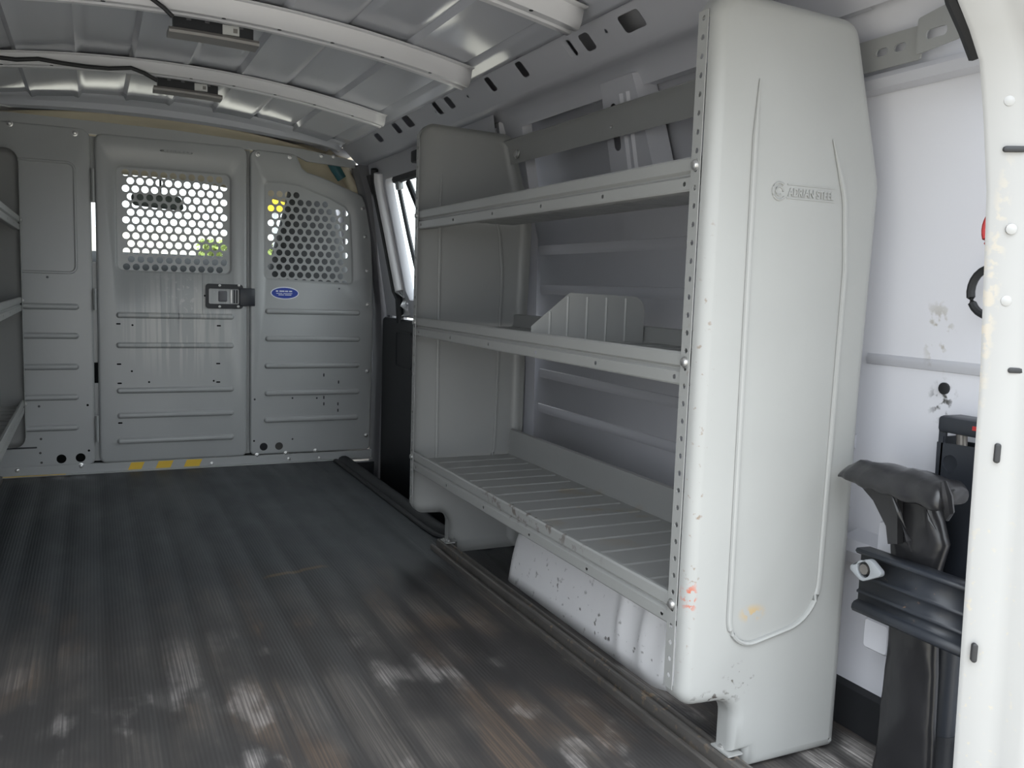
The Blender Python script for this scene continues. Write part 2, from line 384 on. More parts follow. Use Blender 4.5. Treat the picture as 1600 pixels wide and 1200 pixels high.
# vertical hat brace with slots
bt = [fpt(*p) for p in ((946, 112), (1000, 114))]
ya0, ya1 = -bt[0][0], -bt[1][0]
a0, a1 = min(-ya0, -ya1), max(-ya0, -ya1)
br = MB(); W = a1-a0
hol = rnd([(a0+W*.22, .18, .012), (a0+W*.22+.026, .18, .012), (a0+W*.22+.026, .285, .012), (a0+W*.22, .285, .012)], 5)
hol2 = rnd([(a0+W*.22, .095, .012), (a0+W*.22+.026, .095, .012), (a0+W*.22+.026, .13, .012), (a0+W*.22, .13, .012)], 5)
o_ = [(a0, .085), (a1+.045, .085), (a1+.04, .10), (a1+.005, .30), (a1-.005, .335), (a0, .335)]
br.plate(o_, [hol, hol2], ff, .018); br.ring(o_, .018, [(p[0]+(-.012 if p[0] < a0+.05 else .012), p[1]) for p in o_], -.03, ff)
br.build('hat_brace', 'white', wr)
for fx in (.60, .80):
    rb = MB(); ax = a0+W*fx
    rb.loft([[ff(ax-.006+ (.03 if b < .1 else 0)*0, b, .018), ff(ax, b, .024), ff(ax+.006, b, .018)] for b in (.09, .2, .3)], False, False); rb.build('brace_crease', 'white', wr)
# narrower pillar brace beside the side door opening
pb = [fpt(765, 185), fpt(790, 205)]
pm = MB(); pa = pb[0][0]
po = [(pa, .085), (pa+.085, .085), (pa+.085, .335), (pa, .335)]
pm.plate(po, [rrect(pa+.02, .12, pa+.045, .25, .01)], ff, .014); pm.ring(po, .014, inset(po, -.01), -.004, ff); pm.build('pillar_brace', 'white', wr)

# ---- ceiling
def zr(x): return 1.394-.160*(x-.19)**2
ce = MB(); cxs = []
xb = [CX-.012+.15*k for k in range(-5, 6)]
xx = CX-.655
while xx < CX+.656: cxs.append(xx); xx += .0131
def zrib(x):
    z = zr(x)
    for i, b in enumerate(xb):
        t = (x-b)/.012
        z += .0
    k = math.floor((x-xb[0])/.15); fz = (x-xb[0])/.15-k
    e = min(fz, 1-fz)*.15                       # distance to a seam
    return z + (.007*math.exp(-(e/.010)**2) if k % 2 else .0) - (.006*math.exp(-(e/.010)**2) if not k % 2 else 0) + .003*(1 if k % 2 else -1)*min(1, e/.02)
ysr = [YR, 1.2, 1.7, 2.2, 2.7, 3.2, 3.45, 3.66]
ce.loft([[(x, y, zrib(x)) for x in cxs] for y in ysr], False, False)
ceil = struct(ce.build('ceiling', 'roof', solid=.006), 'white painted van roof skin with lengthwise pressed creases')
MB().box(CX-.62, CX+.62, YR-.05, 3.70, 1.416, 1.422).build('outer_roof', 'white', ceil)
def bow(y, name, hw=.030, drop=.030):
    m = MB(); loops = []
    n = 33
    for i in range(n):
        x = CX-.66+1.265*i/(n-1); z = zr(x)-.010
        e = 1
        prof = ((-hw-.030, -.002), (-hw-.012, -.003), (-hw-.004, -drop*.7), (-hw+.006, -drop), (-.010, -drop), (-.006, -drop+.004), (.006, -drop+.004), (.010, -drop), (hw-.006, -drop), (hw+.004, -drop*.7), (hw+.012, -.003), (hw+.030, -.002))
        loops.append([(x, y+p, z+q*e) for p, q in prof])
    m.loft(loops, False, False)
    o = m.build(name, 'bow', ceil, solid=.002)
    hm = MB()
    for x in [CX-.5+.125*i for i in range(9)]:
        z = zr(x)-.010-drop; hm.loft([[(x+.005*math.cos(a*math.pi/4), y-.02+.005*math.sin(a*math.pi/4), z+d) for a in range(8)] for d in (-.0026, .001)])
    hm.build('bow_hole_plug', 'blackp', o); return o
for y, dr in ((1.62, .036), (2.19, .040), (2.925, .030)): bow(y, 'roof_bow', drop=dr)
# front header, deeper
hd = MB(); loops = []
for i in range(33):
    x = CX-.64+1.28*i/32; z = zr(x)
    hk = 1.1-.55*min(1, abs(x-.25)/.6)**2
    loops.append([(x, 3.53, z-.004), (x, 3.57, z-.010*hk), (x, 3.60, z-.022*hk), (x, 3.61, z-.042*hk), (x, 3.645, z-.048*hk), (x, 3.66, z-.034*hk), (x, 3.66, z-.002)])
hd.loft(loops, False, False); hd.build('roof_header', 'roof', ceil, solid=.003)
# rear header
rh = MB(); loops = []
for i in range(25):
    t = -1+2*i/24; x = CX+.66*t; z = zr(x); zlow = 1.185-.06*abs(t)**6
    loops.append([(x, YR-.10, z+.03), (x, YR-.11, zlow+.02), (x, YR-.09, zlow), (x, YR-.02, zlow+.005), (x, YR+.07, zlow+.05), (x, YR+.10, z-.004)])
rh.loft(loops, False, False); rh.build('roof_header', 'white', ceil, solid=.003)

# ---- roof side rails with slots
RA, RB = Vector((.925, 0, 1.322)), Vector((1.002, 0, 1.246))
rv = (RB-RA).normalized(); RL = (RB-RA).length; RN = rv.cross(Vector((0, 1, 0)))
def rpt(px, py):
    P = hit(px, py, RA, RN); return (P.y, (P-RA).dot(rv))
SL = [((966, 27), (995, 11), (1010, 37), (979, 56)), ((878, 65), (890, 61), (903, 85), (890, 93)), ((904, 54), (919, 49), (931, 75), (917, 83)),
      ((806, 97), (816, 94), (826, 119), (816, 123)), ((760, 121), (765, 118), (774, 142), (768, 145)), ((695, 151), (704, 149), (709, 170), (702, 171)),
      ((679, 158), (686, 157), (692, 179), (684, 180)), ((633, 180), (639, 179), (643, 199), (637, 201)), ((615, 192), (620, 190), (626, 208), (620, 210)), ((588, 208), (593, 207), (597, 222), (591, 224))]
slots = []
for q in SL:
    P = [rpt(*p) for p in q]; ys = sorted(p[0] for p in P); ss = sorted(p[1] for p in P)
    y0, y1 = (ys[0]+ys[1])/2, (ys[2]+ys[3])/2; s0, s1 = max(.016, (ss[0]+ss[1])/2), min(RL-.012, (ss[2]+ss[3])/2)
    y1 = max(y1, y0+.42*(s1-s0))
    slots.append(rrect(y0, s0, y1, s1, min(.008, (y1-y0)*.3), 3))
for y in (.95, 1.25, 1.62, 2.02, 2.36, 2.62, 2.86, 3.2, 3.44): slots.append(circ(y, .055, .005, 8))
def railset(mir, par):
    X = (lambda v: Vector((2*CX-v.x, v.y, v.z))) if mir else (lambda v: v)
    fr = lambda a, b, d=0.0: X(RA+Vector((0, a, 0))+rv*b+RN*d)
    m = MB(); m.plate([(YR, 0), (3.655, 0), (3.655, RL), (YR, RL)], slots, fr, 0)
    for p, q in (((.925, 1.322), (.905, 1.333)), ((.905, 1.333), (.885, 1.346))):
        m.add([X(Vector((p[0], YR, p[1]))), X(Vector((p[0], 3.655, p[1]))), X(Vector((q[0], 3.655, q[1]))), X(Vector((q[0], YR, q[1])))], [(0, 1, 2, 3)])
    lo = [(1.002, 1.246), (1.012, 1.240), (1.040, 1.243), (1.062, 1.240), (1.082, 1.225), (1.09, 1.20)]
    m.loft([[X(Vector((p[0], y, p[1]))) for p in lo] for y in (YR, 2.2, 3.655)], False, False)
    o = m.build('roof_rail', 'white', par)
    b = MB(); b.loft([[X(Vector((x, y, z))) for x, z in ((.93, 1.36), (1.0, 1.33), (1.06, 1.26))] for y in (YR, 3.655)], False, False); b.build('rail_backing', 'white', o)
    for y in (1.78, 2.13, 2.56, 2.8):
        MB().loft([[fr(y-.012, b, 0), fr(y, b, .004), fr(y+.012, b, 0)] for b in (.01, RL-.008)], False, False).build('rail_crease', 'white', o)
railset(False, wr); railset(True, wl)
capo = [(.885, 1.346), (.925, 1.322), (1.002, 1.246), (1.062, 1.24), (1.09, 1.20), (1.13, 1.20), (1.117, 1.25), (1.082, 1.33), (1.0, 1.392), (.88, 1.416)]
for mir, par in ((False, wr), (True, wl)):
    for y in (YR+.003, 3.650):
        MB().plate(capo, [], (lambda a, b, d=0.0, y=y, mir=mir: Vector((2*CX-a if mir else a, y+d, b))), 0, .003).build('rail_end_cap', 'white', par)

# ---- rear pillar (white, beside the camera's right)
pe = [(1490, -120), (1500, 0), (1518, 45), (1534, 95), (1540, 180), (1545, 300), (1541, 420), (1534, 600), (1516, 850), (1492, 1200), (1480, 1370)]
pts = [hy(px, py, .735) for px, py in pe]
loops = []
for P in pts:
    e, z = P.x, P.z
    loops.append([(e+.006, .741, z), (e, .738, z), (e+.001, .732, z), (e+.030, .712, z), (e+.040, .700, z), (e+.046, .682, z), (e+.060, .668, z), (e+.080, .668, z), (e+.10, .69, z), (e+.13, .76, z), (e+.10, .764, z)])
pil = MB().loft(loops); pil = struct(pil.build('trim_1', 'pillar', smooth=60), 'white painted rear door pillar with dark slots beside the jack')
for (px, py, wv, wh) in ((1558, 708, .0034, .0125), (1522, 1020, .0034, .0125), (1586, 233, .0135, .0034), (1592, 579, .0135, .0034)):
    # slot plugs lie on the pillar's inner face
    n = Vector((-.55, -.835, 0)); tdir = Vector((.835, -.55, 0))
    P = hit(px, py, (pts[7].x+.015 if py > 500 else hy(1540, py, .735).x+.015, .722, 0), n)
    q = frame(P, tdir, (0, 0, 1))
    MB().emboss(rrect(-wv, -wh, wv, wh, min(wv, wh)*.95, 5), ((0, -.003), (0, .0022), (.001, .003)), q).build('pillar_slot', 'rubber', pil)
for (px, py) in ((1561, 85), (1577, 157), (1580, 358), (1572, 470)):
    P = hit(px, py, (hy(1540, py, .735).x+.015, .722, 0), n); q = frame(P, tdir, (0, 0, 1))
    MB().emboss(circ(0, 0, .0065, 12), ((0, -.004), (0, .001), (.003, .0025)), q).build('weld_dimple', 'pillar', pil)
lp2 = [[(2*CX-x, y, z) for x, y, z in l] for l in loops]
struct(MB().loft(lp2).build('trim_7', 'pillar', smooth=60), 'white painted rear door pillar on the left side of the opening')
# rubber seal in the upper corner
ps = [hy(px, py, .78) for px, py in ((1478, -60), (1492, 0), (1512, 45), (1528, 88))]
MB().tube(ps, .011, 8).build('door_seal', 'rubber', pil)

# ---- right rear corner bracket on the wall
cb = [(hx(px, py, 1.12)) for px, py in ((1362, 62), (1440, 40), (1440, 92), (1366, 112))]
zt, zbm = (cb[0].z+cb[1].z)/2, (cb[2].z+cb[3].z)/2
g = frame((1.118, 0, 0), (0, -1, 0), (0, 0, 1))
y_a, y_b, y_c = hx(1360, 85, 1.118).y+.03, hx(1440, 65, 1.118).y, hx(1506, 50, 1.118).y
bk = MB(); bk.plate(rnd([(-y_a, zbm, .004), (-y_b, zbm, .004), (-y_b, zt, .004), (-y_a, zt, .004)], 2), [rrect(-y_b-.05, zt-.030, -y_b-.028, zt-.018, .006), rrect(-y_b-.085, zt-.030, -y_b-.062, zt-.018, .006)], g, 0, -.003)
bko = bk.build('corner_bracket', 'shelf', wr)
bk = MB(); bk.plate(rnd([(-y_b-.004, zbm+.006, .004), (-y_c-.0, zbm+.014, .004), (-y_c, zt+.022, .004), (-y_b-.004, zt+.008, .004)], 2), [rrect(-y_b+.012, zt-.026, -y_b+.048, zt-.012, .006)], g, .006, .003)
bk.build('corner_bracket', 'shelf', wr)
MB().extr([(1.15, zbm-.03), (1.128, zbm-.026), (1.122, zbm-.012), (1.125, zbm-.004), (1.15, zbm-.002)], .80, 1.12).build('wall_ledge', 'white', wr)

# ================================================================== SIDE DOOR AREA (right, beyond the shelves)
DP0, DN = Vector((1.13, 0, .65)), Vector((1, 0, .145))
vd = Vector((-.145, 0, 1)).normalized(); fd = frame((1.13, 0, .65), (0, -1, 0), vd)
def dpt(px, py):
    P = hit(px, py, DP0, DN); return (-P.y, (P.z-.65)/vd.z)
wl0 = [dpt(*p) for p in ((601, 282), (604, 300), (618, 370), (634, 455), (640, 468))]
zbw, ztw = dpt(650, 470)[1], dpt(640, 268)[1]
wop = rnd([(wl0[0][0], ztw-.0, .03)] + [(p[0], p[1], 0) for p in wl0[1:4]] + [(wl0[4][0], zbw, .02), (-2.50, zbw, .04), (-2.50, ztw, .04)], 4)
fl_t, fl_b = dpt(572, 268), dpt(604, 492)
dm = MB(); dout = [(-3.62, fl_b[1]-.0), (-2.36, fl_b[1]), (-2.36, ztw+.09), (-3.66, ztw+.09)]
dm.plate(dout, [wop], fd, 0); dm.ring(wop, 0, inset(wop, .010), -.012, fd); dm.ring(inset(wop, .010), -.012, inset(wop, .012), -.03, fd)
door = struct(dm.build('door_1', 'white'), 'right side loading door with a window above black trim')
# raised round edge along the front of the frame, seals
rl = [(wl0[0][0]-.035, ztw+.03)] + [(p[0]-.045, p[1]) for p in wl0[:4]] + [(wl0[4][0]-.040, zbw-.02), (wl0[4][0]-.035, zbw-.06)]
MB().tube([fd(*p, .0) for p in rl], .030, 12, .7).build('frame_roll', 'bow', door)
MB().tube([fd(p[0]-.095, p[1], .012) for p in [(wl0[0][0]+.02, ztw+.05)]+wl0] + [fd(wl0[4][0]-.09, fl_b[1]-.02, .02)], .016, 8).build('opening_seal', 'rubber', door)
MB().tube([fd(*p, -.012) for p in wop+wop[:1]], .007, 6).build('window_seal', 'rubber', door)
gp = MB(); gp.plate(inset(wop, .011), [], fd, -.024); gp.build('window_1', 'glass', door, smooth=0)
# inner vent frame bar and latch
q0, q1 = dpt(617, 292), dpt(650, 445)
MB().tube([fd(*q0, -.016), fd((q0[0]*.55+q1[0]*.45), (q0[1]+q1[1])/2, -.016), fd(*q1, -.016)], .009, 8).build('window_bar', 'blackp', door)
q2, q3 = dpt(632, 285), dpt(652, 335)
MB().tube([fd(*q2, -.016), fd(*q3, -.016)], .012, 8).build('window_bar', 'blackp', door)
MB().tube([fd(q0[0]-.01, ztw-.012, -.01), fd(-2.6, ztw-.012, -.01)], .016, 8).build('window_bar', 'blackp', door)
qa = dpt(622, 288); MB().loft([[fd(qa[0]-.02+a*.04, qa[1]-.02+b*.03, d) for a, b in ((0, 0), (1, 0), (1, 1), (0, 1))] for d in (-.015, .006)]).build('window_latch', 'steel', door, bevel=.003)
# black lower trim
lt = MB(); zb0 = -.86
ftv = frame((1.128, 0, 0), (0, -1, 0), (0, 0, 1)); zt0 = fd(0, fl_b[1]).z
lo = rnd([(-3.615, zt0-.008, .02), (-2.40, zt0-.008, .02), (-2.40, -.25, .02), (-3.615, -.25, .02)], 4)
lt.emboss(lo, ((0, -.03), (0, .010), (.006, .016)), ftv)
lto = lt.build('door_trim', 'blackp', door)
for a, b, c, d in ((-3.42, .42, -3.22, .57), (-3.16, .42, -2.8, .57)):
    MB().emboss(rrect(a, b, c, d, .02), ((0, .015), (.003, .021), (.008, .021), (.012, .017)), ftv).build('pull_pocket', 'blackp', lto)
# front pillar of the door opening, grey with dark seal
bp_ = MB(); lps = []
for z, x in ((-.28, 1.10), (0, 1.105), (.4, 1.115), (.65, 1.105), (.9, 1.075), (1.1, 1.035), (1.24, .995)):
    lps.append([(x-.005, 3.675, z), (x+.01, 3.645, z), (x+.05, 3.630, z), (x+.12, 3.64, z), (x+.12, 3.76, z), (x, 3.76, z)])
bp_.loft(lps); pl2 = struct(bp_.build('trim_2', 'trimgrey'), 'grey pillar trim between the partition and the side door')
MB().tube([(x+.052, 3.622, z) for z, x in ((-.02, 1.10), (.4, 1.112), (.65, 1.10), (.9, 1.068), (1.1, 1.028), (1.2, .995))], .013, 8).build('door_seal', 'rubber', pl2)
# header above the door with the track and latch
hdm = MB(); hdm.loft([[(1.09, y, 1.235), (1.075, y, 1.215), (1.05, y, 1.21), (1.055, y, 1.19), (1.09, y, 1.18)] for y in (2.40, 3.64)], True, True); hdm.build('door_header', 'white', wr)
lk = hx(650, 240, 1.03)
MB().box(lk.x-.01, lk.x+.03, lk.y-.05, lk.y+.03, lk.z-.03, lk.z+.012).build('door_check', 'blackp', wr, bevel=.006)

# ================================================================== PARTITION
part = thing('bulkhead_partition', 'grey steel cargo partition with centre door and two perforated windows', 'partition', (CX, YP, 0))
fp = frame((0, YP, 0), (1, 0, 0), (0, 0, 1))
def pp(px, py): P = hy(px, py, YP); return (P.x, P.z)
PITCHH = .0337
def screen(mb, loop, recess, field, region=None, hr=.0128):
    """recessed perforated window; field = (x0, z0, cols, rows)"""
    mb.ring(loop, 0, inset(loop, .003), -.0025, fp); mb.ring(inset(loop, .003), -.0025, inset(loop, .008), -recess, fp)
    hs = []
    x0, z0, nc, nr = field
    for r in range(nr):
        for c in range(nc):
            x = x0+c*PITCHH+(PITCHH/2 if r % 2 else 0); z = z0-r*PITCHH*.866
            if region is None or region(x, z): hs.append(circ(x, z, hr, 14))
    sc = MB(); sc.plate(inset(loop, .008), hs, fp, -recess, -recess-.002); return sc
def small_holes(pix, r=.0045): return [circ(*pp(*p), r, 8) for p in pix]
def ribs(parent, lst):
    for (xa, ya, xb, yb) in lst:
        a, b = pp(xa, ya), pp(xb, yb); z = (a[1]+b[1])/2
        MB().emboss(rrect(a[0], z-.0125, b[0], z+.0125, .0122, 6), ((0, -.001), (.0015, .001), (.005, .0075), (.008, .009)), fp).build('rib', 'part', parent)
# left fixed panel
Lx1 = pp(144, 400)[0]
lo = rnd([(-.62, .030, .01), (Lx1, .030, .03), (Lx1, 1.283, .035), (-.62, 1.283, .01)], 6)
hl = [circ(*pp(96, 717), .017, 16), circ(*pp(126, 715), .017, 16)] + small_holes([(74, 433), (73, 477), (61, 635), (137, 633), (64, 686), (63, 708), (65, 723), (139, 704)])
pm = MB().pan(lo, .008, .03, fp, hl); pL = pm.build('side_panel', 'part', part)
a, b = pp(48, 247), pp(122, 429)
MB().emboss(rrect(-.42, b[1], b[0], a[1], .03), ((0, 0), (.003, .004), (.007, .004), (.011, .0005)), fp).build('embossed_field', 'part', pL)
ribs(pL, [(0, y, 124, y-1) for y in (479, 525, 574, 622, 670)])
MB().emboss(rrect(-.40, pp(20, 701)[1]-.003, pp(58, 701)[0], pp(20, 701)[1]+.003, .0025, 3), ((0, 0), (.0005, .0012)), fp).build('slot', 'blackp', pL)
for p in ((27, 735), (127, 728), (117, 208), (15, 193)): P = pp(*p); bolt((P[0], YP-.0005, P[1]), (0, -1, 0), .0085, pL)
# door
D0, D1 = pp(152, 500)[0], pp(386, 500)[0]
dl = rnd([(D0, .035, .025), (D1, .035, .025), (D1, 1.272, .03), (D0, 1.272, .03)], 6)
wa, wb_ = pp(178, 254), pp(363, 431)
wloop = rrect(wa[0], wb_[1], wb_[0], wa[1]-.004, .028)
h0 = pp(195, 269)
dh = small_holes([(207, 508), (341, 556) if False else (206, 580), (334, 595), (233, 597), (320, 462)], .004)
for (px, py) in ((185, 506), (342, 509), (186, 569), (341, 568), (187, 599), (341, 597), (188, 661)):
    P = pp(px, py); dh.append(rrect(P[0]-.008, P[1]-.003, P[0]+.008, P[1]+.003, .0028, 3))
dmb = MB().pan(dl, .010, .032, fp, [wloop]+dh)
sc = screen(dmb, wloop, .009, (h0[0]+.002, h0[1], 11, 13))
pD = dmb.build('door', 'part', part)
sc.build('perforated_window', 'part', pD)
ribs(pD, [(181, 490, 366, 497), (181, 538, 366, 541), (182, 611, 366, 607), (183, 650, 366, 644), (183, 690, 366, 682)])
P0, P1 = pp(250, 234), pp(301, 243)
MB().emboss(rrect(P0[0], P1[1]+.004, P1[0], P0[1], .006, 4), ((0, 0), (.002, .003), (.006, .003), (.008, .0015)), fp).build('embossed_badge', 'part', pD)
for k in range(7): MB().box(P0[0]+.014+.0145*k, P0[0]+.024+.0145*k, YP-.0045, YP-.001, P1[1]+.0115, P0[1]-.0075).build('badge_mark', 'part', pD)
# latch
la, lb_ = pp(321, 443), pp(390, 483)
lt = MB(); lw = rrect(la[0], lb_[1], la[0]+.142, la[1], .012)
pock = rrect(la[0]+.012, lb_[1]+.018, la[0]+.128, la[1]-.018, .006)
lt.plate(lw, [pock], fp, .006, .0); lt.ring(pock, .006, inset(pock, .002), -.014, fp); lt.plate(inset(pock, .002), [], fp, -.014)
lto = lt.build('latch', 'blackp', pD, smooth=30)
MB().emboss(rrect(la[0]+.047, lb_[1]+.026, la[0]+.083, la[1]-.026, .006), ((0, -.014), (.001, .000), (.006, .003)), fp).build('paddle', 'trimgrey', lto)
for k, xx in enumerate((.094, .106, .116)):
    MB().emboss(rrect(la[0]+xx, lb_[1]+.022, la[0]+xx+.006, la[1]-.022, .002), ((0, -.014), (0, .002), (.001, .004)), fp).build('spring_bar', 'zinc' if k == 0 else 'blackm', lto)
MB().box(la[0]+.128, D1+.030, YP-.012, YP-.002, lb_[1]+.012, la[1]-.014).build('latch_bolt', 'blackm', lto, bevel=.003)
for p in ((343, 446), (373, 446), (343, 479), (372, 479), (331, 455)): P = pp(*p); bolt((P[0], YP-.0065 if p[0] != 331 else YP+.013, P[1]), (0, -1, 0), .004, pD)
# right fixed panel
R0 = pp(391, 500)[0]
edge = [pp(*p) for p in ((578, 690), (581, 600), (583, 500), (583, 430), (580, 360), (574, 322), (566, 306), (548, 297), (520, 284), (496, 274), (480, 269), (472, 262), (468, 253), (463, 241))]
ro = rnd([(R0, .038, .02), (edge[0][0], .038, .03)] + [(p[0], p[1], .02 if i not in (0,) else 0) for i, p in enumerate(edge)] + [(R0, 1.268, .03)], 3)
w2 = [pp(*p) for p in ((412, 437), (553, 446), (552, 400), (549, 336), (541, 322), (516, 308), (468, 288), (440, 283), (412, 283))]
w2l = rnd([(p[0], p[1], r) for p, r in zip(w2, (.02, .02, 0, .02, .02, .05, .05, 0, .02))], 3)
f0 = pp(424, 302); top_a, top_b = pp(455, 289), pp(545, 327)
def reg(x, z):
    zl = top_a[1]+(top_b[1]-top_a[1])*(x-top_a[0])/(top_b[0]-top_a[0])
    return z < min(zl, top_a[1]+.005)-.020 and x < pp(549, 400)[0]-.012
rh_ = [circ(*pp(412, 698), .016, 16), circ(*pp(436, 697), .016, 16)] + small_holes([(398, 624), (397, 689), (457, 622), (495, 622), (457, 686), (530, 451)], .004)
for p in ((506, 586), (529, 597), (506, 621), (506, 631), (528, 631), (528, 641)):
    P = pp(*p); rh_.append(rrect(P[0]-.003, P[1]-.007, P[0]+.003, P[1]+.007, .0028, 3))
rmb = MB().pan(ro, .008, .03, fp, [w2l]+rh_)
sc = screen(rmb, w2l, .006, (f0[0]-PITCHH*0, f0[1], 12, 13), reg)
pR = rmb.build('side_panel', 'part', part); sc.build('perforated_window', 'part', pR)
ribs(pR, [(414, 487, 563, 488), (414, 530, 563, 529), (413, 573, 562, 569), (413, 616, 562, 610), (412, 658, 560, 650)])
for p in ((567, 326), (571, 370), (574, 423), (575, 476), (574, 580), (572, 680), (402, 711), (447, 708), (493, 704), (403, 241), (453, 245)): P = pp(*p); bolt((P[0], YP-.0005, P[1]), (0, -1, 0), .0075, pR)
# oval sticker
sc_ = pp(445, 458); el = lambda k: [(sc_[0]+.057*k*math.cos(t*math.pi/16), sc_[1]+.0255*(1-(1-k)*2.2)*math.sin(t*math.pi/16)) for t in range(32)]
st = MB().plate(el(1), [], fp, .0012, .0004).build('oval_sticker', 'stickerw', pR, smooth=0)
MB().plate(el(.93), [], fp, .0016, .0010).build('sticker_field', 'blue', st, smooth=0)
sm = MB()
for (xa, xb, zz, hh) in ((-.036, -.027, .0085, .0055), (-.022, -.002, .0085, .005), (.001, .013, .0085, .005), (.017, .029, .0085, .005), (-.034, -.010, -.0005, .0022), (-.006, .030, -.0005, .0022), (-.026, -.004, -.0065, .0028), (0, .026, -.0065, .0028)):
    sm.box(sc_[0]+xa, sc_[0]+xb, YP-.0021, YP-.0014, sc_[1]+zz-hh/2-.001, sc_[1]+zz+hh/2-.001)
sm.build('sticker_print', 'stickerw', st, smooth=0)
# top bar, sill angle with yellow tape, right corner strip
tb = MB(); tp = [(-.62, 1.286), (1.02, 1.276), (1.02, 1.240), (.80, 1.243), (.745, 1.262), (.74, 1.268)]
tb.plate([(-.62, 1.270), (.74, 1.262), (.80, 1.238), (1.0, 1.228), (1.0, 1.258), (.78, 1.285), (.3, 1.309), (-.62, 1.318)], [], fp, -.004, -.022)
tbo = tb.build('top_bar', 'part', part)
for p in ((503, 243), (522, 244)): P = pp(*p); bolt((P[0], YP+.004, P[1]), (0, -1, 0), .007, tbo)
sl = MB().extr([(YP-.022, .0005), (YP-.022, .004), (YP-.004, .004), (YP-.004, .036), (YP+.016, .036), (YP+.016, .0005)], -.62, 1.085, 'x')
slo = sl.build('sill_angle', 'part', part)
for (xa, xb) in ((200, 226), (243, 271), (287, 316)):
    P, Q = pp(xa, 731), pp(xb, 727)
    f2 = frame((0, YP-.0046, 0), (1, 0, 0), (0, 0, 1))
    MB().plate([(P[0], .006), (Q[0]-.012, .006), (Q[0], .0335), (P[0]+.012, .0335)], [], f2, 0, .0008).build('yellow_tape', 'yellow', slo, smooth=0)
MB().box(-.36, -.10, YP-.0235, YP-.0205, .0042, .0062).build('yellow_tape', 'yellow', slo, smooth=0)
for p in ((451, 720), (499, 715), (331, 724)): P = pp(*p); bolt((P[0], YP-.0045, P[1] if P[1] > .01 else .015), (0, -1, 0), .006, slo)
# strips added behind the door's edges to block cab light in the gaps
for xa, xb, z0, z1 in ((R0-.022, R0+.004, .04, 1.262), (Lx1-.012, D0+.008, .04, .34), (Lx1-.012, D0+.008, .42, .80), (Lx1-.012, D0+.008, 1.02, 1.262)):
    MB().box(xa, xb, YP+.034, YP+.040, z0, z1).build('gap_light_stop', 'part', part)
# hinge posts
for z0, z1 in ((.12, .22), (.62, .70), (1.02, 1.14)):
    MB().tube([((Lx1+D0)/2, YP-.003, z0), ((Lx1+D0)/2, YP-.003, z1)], .006, 8).build('hinge', 'part', part)

